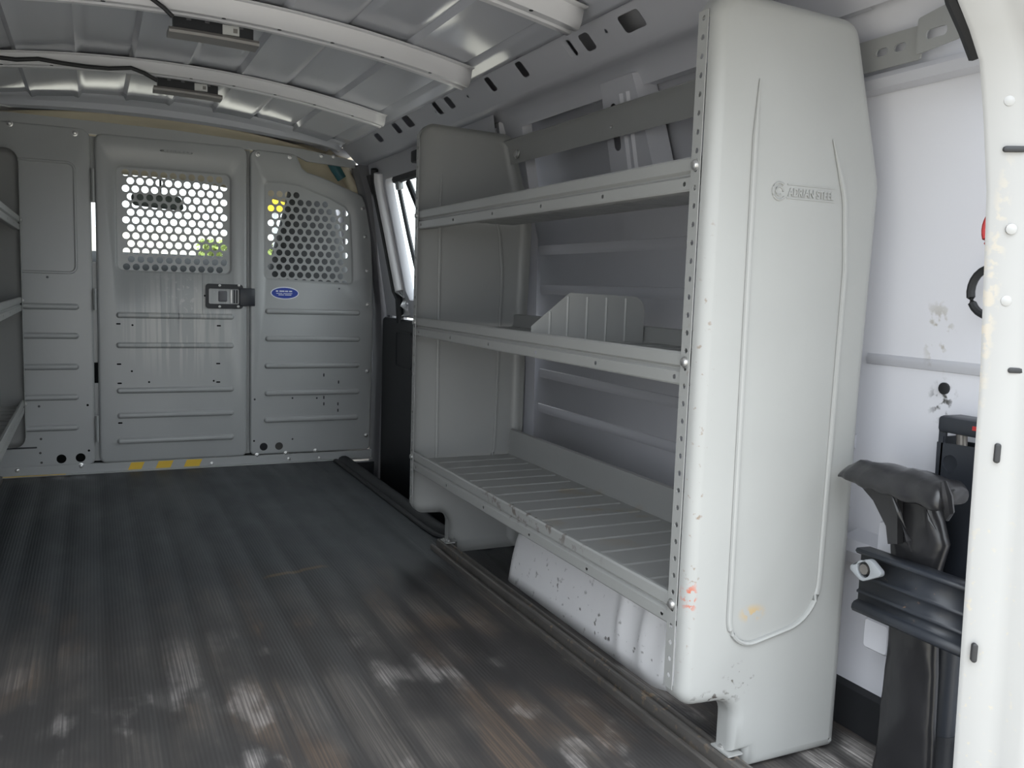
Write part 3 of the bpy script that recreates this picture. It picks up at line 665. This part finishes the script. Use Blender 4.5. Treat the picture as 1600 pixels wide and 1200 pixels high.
# ================================================================== SHELVING UNITS
FX, NY, FY = .790, 1.025, 2.300          # aisle face, near web, far web
panel2d = [(FX, .126, .032), (.897, .120, .034), (.897, .032, 0), (.925, .032, 0), (.925, .001, 0), (1.118, .001, .012), (1.120, .60, .2), (1.128, .93, .10), (1.058, 1.172, .035), (FX, 1.180, .040)]
LIPS = (.950, .665, .296)
def shelving(mir, dy, label):
    X = (lambda v: Vector((2*CX-v[0], v[1]+dy, v[2]))) if mir else (lambda v: Vector((v[0], v[1]+dy, v[2])))
    root = thing('shelving_unit', label, 'shelving', X((.95, 1.66, 0)))
    def fix(mb): mb.v = [tuple(X(v)) for v in mb.v]; return mb
    ol = rnd(panel2d, 8)
    for web, sg in ((NY, 1), (FY, -1)):
        fr = lambda a, b, d=0.0, web=web, sg=sg: Vector((a, web-sg*d, b))
        m = MB().pan(ol, .020, .020, fr)
        for p_, q_ in zip(ol, ol[1:]+ol[:1]):      # turned flange; the aisle edge carries the punched strip instead
            if not (abs(p_[0]-FX) < 1e-6 and abs(q_[0]-FX) < 1e-6 and abs(p_[1]-q_[1]) > .3):
                m.add([fr(*p_, -.020), fr(*q_, -.020), fr(*q_, -.042), fr(*p_, -.042)], [(0, 1, 2, 3)])
        near = sg > 0
        pn = fix(m).build('end_panel', 'shelf', root)
        # punched flange strip over the aisle edge
        g = lambda a, b, d=0.0, web=web, sg=sg: Vector((FX-.0012-d, web+sg*a, b))
        hs = [circ(.031, .17+.0262*i, .0042, 8) for i in range(38)]
        fm = MB().plate([(.021, .150), (.0425, .150), (.0425, 1.15), (.021, 1.15)], hs, g, 0, .0012)
        fix(fm).build('punched_flange', 'shelf', pn)
        # pressed bead outlining the recessed field
        s1 = -1 if near else 1
        bd = rnd([(.868, 1.06, 0), (.866, .98, 0), (.872, .205, .045), (1.050, .238, .075), (1.058, .80, .3), (1.047, .906, .12), (1.015, .99, 0)], 9)
        yo = web-.0014
        bm = MB().tube([Vector((x, yo, z)) for x, z in bd], [.0010]+[.0048]*(len(bd)-2)+[.0010], 8, .8)
        fix(bm).build('pressed_bead', 'shelf', pn)
        if near:
            for zc, rr in ((.906, .0125),):
                em = MB().tube([(.917+rr*math.cos(t), NY-.0008, zc+rr*math.sin(t)) for t in [i*math.pi/10 for i in range(3, 19)]], .0018, 6)
                fix(em).build('emblem_ring', 'shelf', pn)
                sw_ = MB().tube([(.917+.0075*math.cos(t)*(1-.3*t/6), NY-.0008, zc+.0075*math.sin(t)*(1-.25*t/6)) for t in [i*.5 for i in range(12)]], .0015, 6)
                fix(sw_).build('emblem_swirl', 'shelf', pn)
            if not mir:
                cu = bpy.data.curves.new('lettering', 'FONT'); cu.body = 'ADRIAN STEEL'; cu.size = .0165; cu.extrude = .0009; cu.bevel_depth = .0003; cu.space_character = 1.0
                t0 = bpy.data.objects.new('t', cu); COL.objects.link(t0); bpy.context.view_layer.update()
                me = bpy.data.meshes.new_from_object(t0.evaluated_get(bpy.context.evaluated_depsgraph_get())); bpy.data.objects.remove(t0)
                me.materials.clear(); me.materials.append(M['shelf'])
                wdt = max(v.co.x for v in me.vertices)
                me.transform(Matrix(((.090/wdt, 0, 0, .934), (0, 0, -1, NY-.0008), (0, 1, 0, .9005), (0, 0, 0, 1))))
                to = bpy.data.objects.new('lettering', me); COL.objects.link(to); put(to, pn); tag(to, 'raised lettering pressed into the end panel')
                ln = MB().box(.932, 1.026, NY-.0012, NY+.0004, .8965, .8985).box(.932, 1.026, NY-.0012, NY+.0004, .9165, .9182); ln.build('lettering_border', 'shelf', pn)
    ya, yb = NY+.030, FY-.030
    for k, zt in enumerate(LIPS):
        low = k == 2
        m = MB()
        lip = [(FX+.022, zt-.022), (FX+.013, zt-.021), (FX+.0115, zt-.003), (FX+.009, zt), (FX+.003, zt), (FX+.0005, zt-.003), (FX+.0005, zt-.020), (FX+.006, zt-.024), (FX+.006, zt-.026), (FX+.0005, zt-.030)]
        m.loft([[(x, y, z) for x, z in lip] for y in (ya, yb)], False, False)
        back = [(1.075, zt-.022), (1.083, zt-.020), (1.086, zt-.010), (1.086, zt+(.05 if low else .012)), (1.094, zt+(.052 if low else .014))]
        m.loft([[(x, y, z) for x, z in back] for y in (ya, yb)], False, False)
        m.loft([[(x, y, z) for x, z in ((FX+.0005, zt-.047), (FX+.002, zt-.0495), (FX+.02, zt-.0495))] for y in (ya, yb)], False, False)
        # deck with cross creases
        ys = [ya]; yy = ya+.055
        while yy < yb-.02: ys += [yy-.004, yy, yy+.004]; yy += .078
        ys.append(yb)
        m.loft([[(FX+.022, y, zt-.022+(.0022 if i % 3 == 2 and i < len(ys)-1 else 0)), (1.075, y, zt-.022+(.0022 if i % 3 == 2 and i < len(ys)-1 else 0))] for i, y in enumerate(ys)], False, False)
        g = lambda a, b, d=0.0: Vector((FX+.0005-d, a, b))
        hs = [circ(ya+.030+i*(yb-ya-.06)/5, zt-.0385, .0038, 8) for i in range(6)]
        m.plate([(ya, zt-.047), (yb, zt-.047), (yb, zt-.030), (ya, zt-.030)], hs, g, 0)
        sh = fix(m).build('shelf', 'shelf', root, smooth=22)
        if k == 0:
            for i in range(9): fix(MB().box(.86, .90, ya+.1+i*.12, ya+.103+i*.12, zt-.0262, zt-.0240)).build('underside_slot', 'part', sh)
        for y, in ((NY+.032,), (FY-.032,)):
            bolt(X((FX-.002, y, zt-.014)), X((0, 0, 0))-X((1, 0, 0)), .0072, root)
    # angle bar joining the panels at the top back
    bb = MB().extr([(1.066, 1.095), (1.069, 1.098), (1.059, 1.146), (1.044, 1.158), (1.041, 1.155), (1.056, 1.143)], ya-.01, yb+.01)
    bo = fix(bb).build('back_bar', 'shelf', root)
    bolt(X((1.0595, yb-.045, 1.118)), X((0, 0, 0))-X((1, 0, -.2)), .011, root); bolt(X((1.0595, 1.74, 1.118)), X((0, 0, 0))-X((1, 0, -.2)), .004, root)
    if not mir:
        # divider standing on the middle shelf
        z0 = LIPS[1]-.021; yd = 1.60
        fr = lambda a, b, d=0.0: Vector((a, yd-d, b))
        dv = rnd([(.806, z0, 0), (1.078, z0, 0), (1.078, .742, .03), (.892, .746, .008), (.806, .676, .004)], 4)
        m = MB().plate(dv, [], fr, 0, -.0015); d_ = m.build('divider', 'shelf', root)
        for i, x in enumerate((.848, .889, .935, .982, 1.03)):
            zt_ = min(.742, .676+(x-.806)*.81)
            MB().loft([[Vector((x-.003, yd, z)), Vector((x, yd-.0028, z)), Vector((x+.003, yd, z))] for z in (z0+.002, zt_-.004)], False, False).build('divider_crease', 'shelf', d_)
        MB().box(.83, 1.07, yd-.012, yd+.0, z0+.0002, z0+.0016).build('divider_foot', 'shelf', d_)
    # foot tabs bolted to the rail
    for web, sg in ((NY, 1), (FY, -1)):
        fix(MB().box(.890, .918, web+sg*.002 if sg > 0 else web-.046, web+.046 if sg > 0 else web-.002, .0290, .0318)).build('foot_tab', 'shelf', root)
        bolt(X((.903, web+sg*.03, .0318)), (0, 0, 1), .008, root)
    return root
shelving(False, 0, 'grey steel shelving unit with three lipped shelves bolted over the white wheel well')
shelving(True, YP-.043-FY, 'grey steel shelving unit on the left wall butting against the partition')

# floor rail under the right shelving's feet
fr_ = MB().extr([(.866 + (px_-.872)*.72, pz_*.82) for px_, pz_ in ((.872, .0), (.872, .015), (.875, .018), (.881, .018), (.884, .009), (.896, .009), (.899, .030), (.903, .034), (.910, .034), (.912, .030), (.922, .030), (.924, .035), (.930, .035), (.932, .031), (.932, .0))], .99, 2.315)
tag(fr_.build('floor_rail', 'rail', smooth=20), 'worn dark steel rail on the floor under the feet of the shelving', 'rail')
MB2 = MB().extr([(2*CX-.866, .0), (2*CX-.866, .016), (2*CX-.886, .021), (2*CX-.886, .036), (2*CX-.938, .036), (2*CX-.938, .0)], 2.2, 3.60)
tag(MB2.build('floor_rail', 'rail'), 'dark steel rail on the floor under the left wall shelving', 'rail')

# ---- wheel well
ww = MB(); loops = []
yc, hl_, hh = 1.66, .43, .245
def wz(t): return hh*(1-abs(t)**2.6)**.5
NT = 150
for i in range(NT+1):
    t = -1+2*i/NT; t = math.copysign(abs(t)**.8, t) if t else 0
    y = yc+hl_*t; h = max(.002, wz(t)); rr = min(.05, h*.5)
    rib = 0
    for rc in (1.31, 1.38, 1.46): rib += .012*math.exp(-((y-rc)/.020)**2)
    xi = .962+.14*max(0, (abs(t)-.72)/.28)**2.2-rib
    loops.append([(xi-.004+rib, y, -.002), (xi+rib*.7, y, h*.12), (xi+.006, y, h*.35), (xi+.016, y, h*.6), (xi+.030, y, h*.82), (xi+.05, y, h*.95), (xi+.075, y, h), (1.215, y, h)])
ww.loft(loops, False, False)
wo = struct(ww.build('trim_3', 'well', solid=.003), 'white painted wheel well hump under the lowest shelf')

# ================================================================== JACK CORNER (right rear)
XJ = 1.070
# mounting bracket: ribbed channel along the wall
P = [hx(px, py, XJ) for px, py in ((1346, 860), (1346, 962), (1502, 912), (1500, 1012))]
zt, zb = (P[0].z+P[2].z)/2, (P[1].z+P[3].z)/2; y1, y0 = P[0].y, P[2].y-.05
jr = thing('jack_bracket', 'black ribbed steel bracket clamping the jack bag to the wall', 'bracket', (XJ, (y0+y1)/2, zb))
prof = [(XJ+.018, zt+.003), (XJ-.010, zt+.004), (XJ-.013, zt), (XJ-.010, zt-.004), (XJ, zt-.008), (XJ, zt-.036), (XJ-.004, zt-.038), (XJ-.004, zt-.041), (XJ, zt-.043), (XJ, zt-.062), (XJ-.004, zt-.064), (XJ-.004, zt-.067), (XJ, zt-.069), (XJ, zb+.016), (XJ-.008, zb+.014), (XJ-.012, zb+.010), (XJ-.013, zb+.004), (XJ-.010, zb-.001), (XJ+.018, zb-.002)]
MB().loft([[(x, y, z) for x, z in prof] for y in (y0, y1)], False, False).build('channel', 'blackm', jr, solid=.0015, smooth=32)
MB().box(XJ+.002, 1.21, y1-.03, y1-.006, zb+.03, zt-.03).build('wall_arm', 'steel', jr)
wn = hx(1353, 890, XJ-.02)
wf = frame(wn, (0, -1, 0), (0, .0, 1))
dia = rnd([(-.034, -.004, .006), (-.004, -.020, .012), (.036, .002, .006), (.008, .020, .012)], 5)
m = MB(); m.plate(dia, [circ(-.002, 0, .0125, 16)], wf, .004, -.006); m.build('wing_nut', 'steel', jr, smooth=30, bevel=.0015)
MB().tube([wf(-.002, 0, -.03), wf(-.002, 0, .003)], .008, 10).build('clamp_stud', 'rail', jr)
# black vinyl bag, folded over at the top
def H(px, py, x=1.10): return hx(px, py, x)
bag = thing('jack_bag', 'black vinyl tool bag with its top folded over, clamped beside the jack', 'bag', (1.07, .90, .0))
rows = [(1388, 1452, 760), (1384, 1464, 800), (1386, 1474, 840), (1386, 1462, 880), (1384, 1460, 930), (1384, 1456, 980), (1378, 1456, 1040), (1370, 1452, 1120), (1360, 1450, 1200), (1352, 1446, 1252)]
loops = []
NB = 26
for k, (a, b, y) in enumerate(rows):
    A, B = H(a, y), H(b, y); c = (A+B)/2; hw = abs(A.y-B.y)/2; lp = []
    for i in range(NB):
        t = 2*math.pi*i/NB; sx_ = math.copysign(abs(math.cos(t))**.55, math.cos(t)); sz_ = math.copysign(abs(math.sin(t))**.8, math.sin(t))
        p = Vector((1.112+.016*sz_, c.y+hw*sx_, max(.004, c.z)))
        wv = noise.noise(Vector((p.y*55, p.z*16, 1.3)))*.006 if sz_ < 0 else 0
        p.x += wv; lp.append(p)
    loops.append(lp)
fine_ = []
for l0, l1 in zip(loops, loops[1:]):
    for s_ in range(4):
        t = s_/4; lp = []
        for p, q in zip(l0, l1):
            r = p.lerp(q, t); 
            if r.x < 1.112: r.x += noise.noise(Vector((r.y*60, r.z*30, 4.2)))*.0035
            lp.append(r)
        fine_.append(lp)
fine_.append(loops[-1])
MB().loft(fine_).build('bag_body', 'vinyl', bag, smooth=60)
# flap: a folded roll reaching out past the bag's edge
fp_ = [(1312, 733, .004), (1330, 733, .012), (1360, 742, .016), (1400, 752, .018), (1440, 764, .019), (1466, 772, .019), (1478, 778, .012)]
loops = []
for k in range(25):
    u = k/24*(len(fp_)-1); i = min(int(u), len(fp_)-2); t = u-i
    px, py, h = [fp_[i][j]+(fp_[i+1][j]-fp_[i][j])*t for j in range(3)]
    c = H(px, py, 1.055); lp = []
    for q in range(16):
        g = 2*math.pi*q/16; cs, sn = math.copysign(abs(math.cos(g))**.7, math.cos(g)), math.copysign(abs(math.sin(g))**.7, math.sin(g))
        p = Vector((c.x+.018+.034*cs*(.5+.5*min(1, h/.016)), c.y, c.z+h*sn-(.010 if cs < 0 else 0)*abs(cs)))
        p.z += noise.noise(Vector((p.y*50, p.x*40, q*.1)))*.004; p.x += noise.noise(Vector((p.y*45, p.z*50, 9)))*.004; lp.append(p)
    loops.append(lp)
MB().loft(loops).build('bag_flap', 'vinyl', bag, smooth=70)
# side gusset web under the flap and draped front fold
gw = [H(px, py, 1.078) for px, py in ((1324, 742), (1402, 758), (1402, 850), (1387, 850), (1384, 822), (1364, 782), (1342, 756))]
g2 = frame((1.078, 0, 0), (0, -1, 0), (0, 0, 1))
MB().plate([(-p.y, p.z) for p in gw], [], g2, 0, -.012).build('bag_gusset', 'vinyl', bag)
fld = [H(px, py, 1.062) for px, py in ((1474, 750), (1482, 772), (1486, 812), (1478, 808), (1470, 770))]
MB().tube([H(1474, 752, 1.05), H(1479, 775, 1.05), H(1483, 800, 1.055), H(1480, 812, 1.06)], [.004, .008, .007, .003], 8).build('bag_fold', 'vinyl', bag)
MB().tube([H(1392, 770, 1.062), H(1404, 800, 1.064), H(1420, 845, 1.068), H(1424, 862, 1.072)], [.001, .004, .004, .001], 8).build('bag_fold', 'vinyl', bag)
MB().tube([H(1446, 790, 1.060), H(1452, 812, 1.062), H(1462, 828, 1.064)], [.001, .003, .001], 8).build('bag_fold', 'vinyl', bag)
# jack: channel frame with hole, screw and red tag
XK = 1.156
jk = thing('vehicle_jack', 'black steel jack standing behind the vinyl bag against the white wall', 'jack', (1.16, .85, 0))
def J(px, py, x=XK): return hx(px, py, x)
gk = frame((XK, 0, 0), (0, -1, 0), (0, 0, 1))
a, b, c, d = J(1456, 850), J(1464, 690), J(1530, 700), J(1530, 860)
o_ = [(-a.y, .30), (-a.y+.075, .30), (-c.y+.02, c.z), (-b.y, b.z)]
hc = J(1484, 724)
MB().plate(o_, [circ(-hc.y, hc.z, .0125, 16)], gk, 0, -.003).build('front_plate', 'blackm', jk)
MB().plate([(p[0], p[1]) for p in o_], [], gk, -.045, -.048).build('back_plate', 'blackm', jk)
MB().box(XK, XK+.045, a.y-.004, a.y-.001, .30, .55).build('side_plate', 'blackm', jk)
t0, t1 = J(1468, 648), J(1532, 664)
MB().box(XK-.004, XK+.045, t1.y-.03, t0.y, b.z-.006+.022, t0.z).build('top_cap', 'blackm', jk, bevel=.006)
MB().box(XK+.002, XK+.006, t0.y-.012, t0.y, b.z-.01, t0.z-.005).build('side_plate', 'blackm', jk)
MB().tube([J(1503, 676, XK+.01), J(1503, 700, XK+.01)], .008, 10).build('jack_screw', 'rail', jk)
rt = J(1523, 670, XK-.006); MB().box(rt.x, rt.x+.003, rt.y-.006, rt.y+.004, rt.z-.003, rt.z+.003).build('red_tag', 'red', jk)
MB().tube([(XK+.005, J(1475, 1000).y, .32), (XK+.005, J(1475, 1000).y, .10)], .026, 16).build('jack_leg', 'blackm', jk)
MB().loft([[(XK+.005+r*math.cos(i*math.pi/8), J(1475, 1000).y+r*math.sin(i*math.pi/8), z) for i in range(16)] for r, z in ((.036, .002), (.036, .014), (.028, .028), (.027, .10))]).build('jack_foot', 'blackp', jk)
# white wall brackets showing behind the bag
for (pa, pb_, nm) in (((1372, 812), (1392, 896), 0), ((1350, 962), (1376, 1024), 1)):
    A, B = hx(*pa, 1.13), hx(*pb_, 1.13)
    m = MB().emboss(rrect(-A.y, B.z, -B.y+.012, A.z, .008, 4), ((0, -.05), (0, -.004), (.003, 0)), frame((1.13, 0, 0), (0, -1, 0), (0, 0, 1)))
    m.build('jack_mount', 'white', wr)
hb = hx(1345, 850, 1.19); MB().extr([(1.215, hb.z+.02), (1.175, hb.z+.008), (1.165, hb.z-.010), (1.175, hb.z-.032), (1.215, hb.z-.045)], .80, 1.10).build('wall_bead', 'white', wr)
# dark plug hole on the wall, hose loop and red cable by the pillar
hp = hx(1475, 607, 1.2135); MB().emboss(circ(0, 0, .0095, 14), ((0, -.003), (0, .0015), (.002, .002)), frame(hp, (0, -1, 0), (0, 0, 1))).build('wall_hole', 'rubber', wr)
hc = hx(1546, 456, 1.17)
ho = MB().tube([(1.17, hc.y+.030*math.cos(t), hc.z+.034*math.sin(t)) for t in [i*math.pi/12 for i in range(-10, 11)]] , .006, 8)
tag(ho.build('hose_loop', 'rubber'), 'black rubber hose curling out from behind the rear pillar', 'hose')
hc = hx(1556, 358, 1.17)
ho = MB().tube([(1.17, hc.y+.018*math.cos(t), hc.z+.026*math.sin(t)) for t in [i*math.pi/12 for i in range(-9, 10)]], .004, 8)
tag(ho.build('red_cable', 'red'), 'red cable loop peeking out from behind the rear pillar', 'cable')

# ================================================================== CEILING LAMPS AND CABLES
def lamp(px0, px1, yl, zt, label):
    # a strip lamp on the front edge of a roof bow
    a, b = hy(px0[0], px0[1], yl), hy(px1[0], px1[1], yl)
    x0, x1 = a.x, b.x; tilt = (b.z-a.z)*.0
    zc = lambda x: zr(x)-zr((x0+x1)/2)
    t = thing('strip_lamp', label, 'lamp', ((x0+x1)/2, yl, zt), 'strip lamps on the roof bows')
    n = 9
    def bar(prof, nm, m, par, ea=0):
        mb = MB(); mb.loft([[(x0+ea+(x1-x0-2*ea)*i/(n-1), yl+p, zt+zc(x0+(x1-x0)*i/(n-1))+q) for p, q in prof] for i in range(n)]); return mb.build(nm, m, par)
    bar([(0, -.034), (.045, -.034), (.045, .004), (0, .004)], 'housing', 'blackp', t, .012)
    bar([(-.012, -.046), (-.014, -.040), (-.008, -.033), (.05, -.033), (.054, -.040), (.05, -.046)], 'lens', 'lens', t)
    xs_ = x0+(x1-x0)*.68
    lb = MB().box(xs_-.018, xs_+.020, yl-.0015, yl, zt+zc(xs_)-.030, zt+zc(xs_)-.008).build('label', 'labelw', t)
    MB().box(xs_+.006, xs_+.016, yl-.002, yl-.0012, zt+zc(xs_)-.024, zt+zc(xs_)-.014).build('label_mark', 'lens', lb)
    for fx in (.22, .42, .80): MB().box(x0+(x1-x0)*fx-.005, x0+(x1-x0)*fx+.005, yl-.003, yl+.002, zt+zc(x0+(x1-x0)*fx)-.012, zt+zc(x0+(x1-x0)*fx)-.006).build('clip', 'trimgrey', t)
    return t, x0, x1
l1, a1_, b1_ = lamp((263, 30), (404, 56), 2.245, 1.356, 'black strip lamp hanging from the roof bow nearest the rear doors')
l2, a2_, b2_ = lamp((240, 130), (347, 150), 2.975, 1.362, 'black strip lamp hanging from the roof bow close to the partition')
cp = [hy(px, py, 2.884) for px, py in ((-60, 88), (0, 90), (25, 93), (60, 92), (100, 99), (135, 104), (170, 107), (205, 106), (225, 114), (246, 126))]
for p in cp: p.z = min(p.z, zr(p.x)-.012)
cb_ = MB().tube(cp, .006, 8); tag(cb_.build('lamp_cable', 'rubber'), 'black cable running along the roof bow to the strip lamp near the partition', 'cable')
cp = [hy(px, py, 2.148) for px, py in ((215, -18), (240, 0), (256, 12), (270, 26))]
for p in cp: p.z = min(p.z, zr(p.x)-.012)
cb_ = MB().tube(cp, .005, 8); tag(cb_.build('lamp_cable', 'rubber'), 'black cable hanging down to the strip lamp nearest the rear doors', 'cable')

# ================================================================== CAB AHEAD OF THE PARTITION
zc0 = 1.352
cm = MB()
cm.loft([[(x, y, (zr(x)-.036) - dz) for x in [CX-.66+1.32*i/14 for i in range(15)]] for y, dz in ((3.70, .0), (4.0, .0), (4.3, .03), (4.45, .11), (4.50, .135))], False, False)
cab = struct(cm.build('trim_4', 'beige', solid=.01), 'beige headliner of the cab showing above the partition')
for sgn in (1, -1):
    m = MB(); X = (lambda x: x) if sgn > 0 else (lambda x: 2*CX-x)
    # cab side with a window opening, beige above
    sv = Vector((-.14, 0, 1)).normalized()
    fs = lambda a, b, d=0.0, X=X: Vector((X(1.245-.14*(b-.65)), a, b))
    win = rnd([(3.82, .66, .04), (4.75, .62, .04), (4.45, 1.18, .06), (3.86, 1.2, .04)], 4)
    m.plate([(3.70, -.3), (5.2, -.3), (5.2, .62), (4.60, 1.30), (3.70, 1.32)], [win], fs, 0)
    so = struct(m.build('wall_right_cab' if sgn > 0 else 'wall_left_cab', 'trimgrey', solid=.01), 'cab side wall with door window ahead of the partition, %s side' % ('right' if sgn > 0 else 'left'))
    MB().plate(win, [], fs, 0).build('window_pane', 'glass', so, smooth=0)
    MB().loft([[(X(x), y, z) for y in (3.70, 3.80)] for x, z in ((1.06, 1.0), (1.02, 1.16), (.97, 1.25), (.90, 1.30))], False, False).build('pillar_lining', 'beige', so, solid=.02)
cr = MB(); cr.loft([[(x, y, zr(x)-d) for x in [CX-.72+1.44*i/14 for i in range(15)]] for y, d in ((3.655, .0), (4.0, .0), (4.4, .03), (4.55, .10))], False, False); cr.build('cab_roof', 'white', cab, solid=.006)
# belt anchor seen in the partition's cut corner
ba = hy(524, 263, 3.74)
MB().tube([ba+Vector((-.02, 0, .03)), ba, ba+Vector((.03, 0, -.04))], .022, 10).build('belt_anchor', 'teal', cab)
cg = [hy(px, py, 3.80) for px, py in ((455, 225), (555, 225), (560, 310), (520, 300), (440, 270))]
MB().plate([(p.x, p.z) for p in cg], [], frame((0, 3.80, 0), (1, 0, 0), (0, 0, 1)), 0, -.02).build('quarter_lining', 'beige', cab)
# dashboard, cowl
dm_ = MB().loft([[(x, y, z) for y, z in ((4.52, .30), (4.52, .62), (4.56, .74), (4.64, .80), (4.80, .835), (4.95, .872), (5.30, .86), (5.30, -.3), (4.6, -.3))] for x in (CX-.80, CX+.80)])
tag(dm_.build('dashboard', 'dash'), 'black dashboard below the windscreen beyond the partition', 'dashboard')
wsf = MB(); fwv = Vector((0, -.62, .36)).normalized(); fw = frame((CX, 5.12, .868), (1, 0, 0), fwv)
wlen = .73
wsf.plate(rnd([(-.84, 0, .03), (.84, 0, .03), (.66, wlen, .05), (-.66, wlen, .05)], 4), [], fw, 0)
struct(wsf.build('window_2', 'glass', smooth=0), 'large windscreen of the van seen through the perforated partition')
for s_ in (1, -1):
    struct(MB().tube([fw(s_*.86, -.02, .0), fw(s_*.68, wlen, .0)], .04, 8).build('trim_5' if s_ > 0 else 'trim_6', 'trimgrey'), 'windscreen pillar of the cab, %s side' % ('right' if s_ > 0 else 'left'))
# rear-view mirror
mc = [hy(px, py, 4.55) for px, py in ((203, 300), (289, 328), (251, 286))]
mr = thing('rear_view_mirror', 'dark rear-view mirror hanging at the windscreen', 'mirror', ((mc[0].x+mc[1].x)/2, 4.55, mc[1].z))
fmr = frame((0, 4.55, 0), (1, 0, 0), (0, 0, 1))
mo = rnd([(mc[0].x+.012, mc[1].z+.008, .02), (mc[1].x, mc[1].z-.006, .015), (mc[1].x-.02, mc[0].z-.006, .02), (mc[0].x, mc[0].z, .02)], 4)
mo = mo if True else mo
MB().plate(mo, [], fmr, 0, -.03).build('mirror_case', 'blackp', mr)
MB().plate([(p[0], p[1]) for p in inset(mo, .006)], [], fmr, .002, .0005).build('mirror_glass', 'mirror', mr)
MB().tube([(mc[2].x, 4.57, mc[0].z-.02), (mc[2].x, 4.57, mc[2].z+.04)], .006, 8).build('mirror_stem', 'blackp', mr)
# bucket seats: tall tapering backrests
def seat(dx, label):
    t = thing('cab_seat', label, 'seat', (CX+dx, 4.15, -.2))
    B = [hy(px, py, 4.1) for px, py in ((456, 292), (524, 300), (552, 440), (420, 440))]
    ox = 0 if dx > 0 else 2*(CX)-(B[0].x+B[1].x)+.0
    rowsz = [(B[0].z, B[0].x, B[1].x), (B[0].z-.06, B[0].x-.012, B[1].x+.008), ((B[0].z+B[2].z)/2, (B[0].x+B[3].x)/2, (B[1].x+B[2].x)/2), (B[2].z, B[3].x, B[2].x), (.50, B[3].x-.02, B[2].x+.02), (.2, B[3].x-.02, B[2].x+.02)]
    loops = []
    for k, (z, xa, xb_) in enumerate(rowsz):
        c, h = (xa+xb_)/2, (xb_-xa)/2
        if dx < 0: c = 2*CX-c
        th = .05 if k == 0 else .075
        loops.append([(c+h*math.copysign(abs(math.cos(g))**.45, math.cos(g)), 4.17-.06*(z-.6)*0+th*math.copysign(abs(math.sin(g))**.7, math.sin(g)), z) for g in [2*math.pi*i/24 for i in range(24)]])
    MB().loft(loops).build('backrest', 'seat', t, smooth=60)
    c = (B[2].x+B[3].x)/2; c = c if dx > 0 else 2*CX-c
    MB().box(c-.22, c+.22, 4.10, 4.48, .05, .22).build('seat_cushion', 'seat', t, bevel=.03)
    MB().box(c-.2, c+.2, 4.12, 4.45, -.28, .05).build('seat_base', 'blackp', t, bevel=.01)
seat(.5, 'dark grey passenger seat back seen through the right perforated window')
seat(-.5, 'dark grey driver seat behind the left partition panel')
struct(MB().box(CX-.94, CX+.94, 3.70, 5.3, -.32, -.30).build('floor_cab', 'blackp'), 'dark cab floor ahead of the partition')

# ================================================================== OUTSIDE
gz = -.72
struct(MB().box(-60, 60, -60, 90, gz-.1, gz).build('ground', 'asphalt'), 'pale concrete ground outside the van')
def truck(name, label, cx, cy, L, W, Ht, m1):
    t = thing(name, label, 'truck', (cx, cy, gz))
    MB().box(cx-L/2, cx+L*.28, cy-W/2, cy+W/2, gz+.7, gz+Ht).build('cargo_box', m1, t, bevel=.03)
    MB().extr([(cx+L*.29, gz+.5), (cx+L/2, gz+.5), (cx+L/2, gz+1.2), (cx+L*.44, gz+2.0), (cx+L*.29, gz+2.05)], cy-W*.46, cy+W*.46).build('cab', m1, t, bevel=.04)
    for sx_ in (-.33, .36):
        for sy in (-1, 1):
            MB().tube([(cx+L*sx_, cy+sy*W*.46, gz+.42), (cx+L*sx_, cy+sy*W*.32, gz+.42)], .42, 18).build('wheel', 'rubber', t)
    MB().box(cx-L*.48, cx+L*.46, cy-W*.3, cy+W*.3, gz+.45, gz+.69).build('chassis', 'blackm', t)
ot = hy(211, 368, 60.0)
t = thing('box_truck', 'orange box truck seen end-on far ahead of the windscreen', 'truck', (ot.x, 60, gz))
MB().box(ot.x-.8, ot.x+.8, 60, 64.5, gz+.7, ot.z).build('cargo_box', 'orange', t, bevel=.03)
MB().extr([(64.6, gz+.5), (66.4, gz+.5), (66.4, gz+1.3), (65.8, gz+2.2), (64.6, gz+2.3)], ot.x-.8, ot.x+.8, 'x').build('cab', 'orange', t, bevel=.04)
MB().box(ot.x-.5, ot.x+.5, 60.1, 66, gz+.45, gz+.69).build('chassis', 'blackm', t)
for sx_ in (-1, 1):
    for yy in (61.2, 65.4): MB().tube([(ot.x+sx_*.78, yy, gz+.42), (ot.x+sx_*.5, yy, gz+.42)], .42, 18).build('wheel', 'rubber', t)
truck('box_truck', 'pale box truck standing outside behind the orange truck', 3.2, 24.0, 6.5, 2.2, 2.6, 'palev')
ysn = hy(431, 312, 13.0)
ys_ = thing('yellow_sign', 'plain yellow board on a post outside beyond the windscreen', 'sign', (ysn.x, 13.0, gz))
MB().box(ysn.x-.3, ysn.x+.25, 12.98, 13.02, ysn.z-.17, ysn.z+.13).build('board', 'yellowv', ys_)
MB().tube([(ysn.x, 13.04, gz), (ysn.x, 13.04, ysn.z)], .03, 10).build('post', 'steel', ys_)
# leafy hedge beyond: a cloud of real leaf blades
hg = MB(); rg = random.Random(3)
for i in range(5000):
    p = Vector((2.0+rg.random()*2.6, 18.6+rg.random()*1.0, gz+rg.random()**.7*2.25))
    a = Vector((rg.uniform(-1, 1), rg.uniform(-1, 1), rg.uniform(-1, 1))).normalized()*.09; b = a.orthogonal().normalized()*.035
    hg.add([p-a, p+b, p+a, p-b], [(0, 1, 2, 3)])
ht = thing('hedge', 'green leafy hedge standing outside ahead of the van', 'hedge', (3.3, 19.1, gz))
tag(hg.build('foliage', 'leaf', ht, smooth=0), 'dense small leaves', kind='stuff')
for i in range(5): MB().tube([(2.3+.5*i, 19.1, gz), (2.35+.5*i, 19.1, gz+1.4)], .03, 6).build('stem', 'rail', ht)
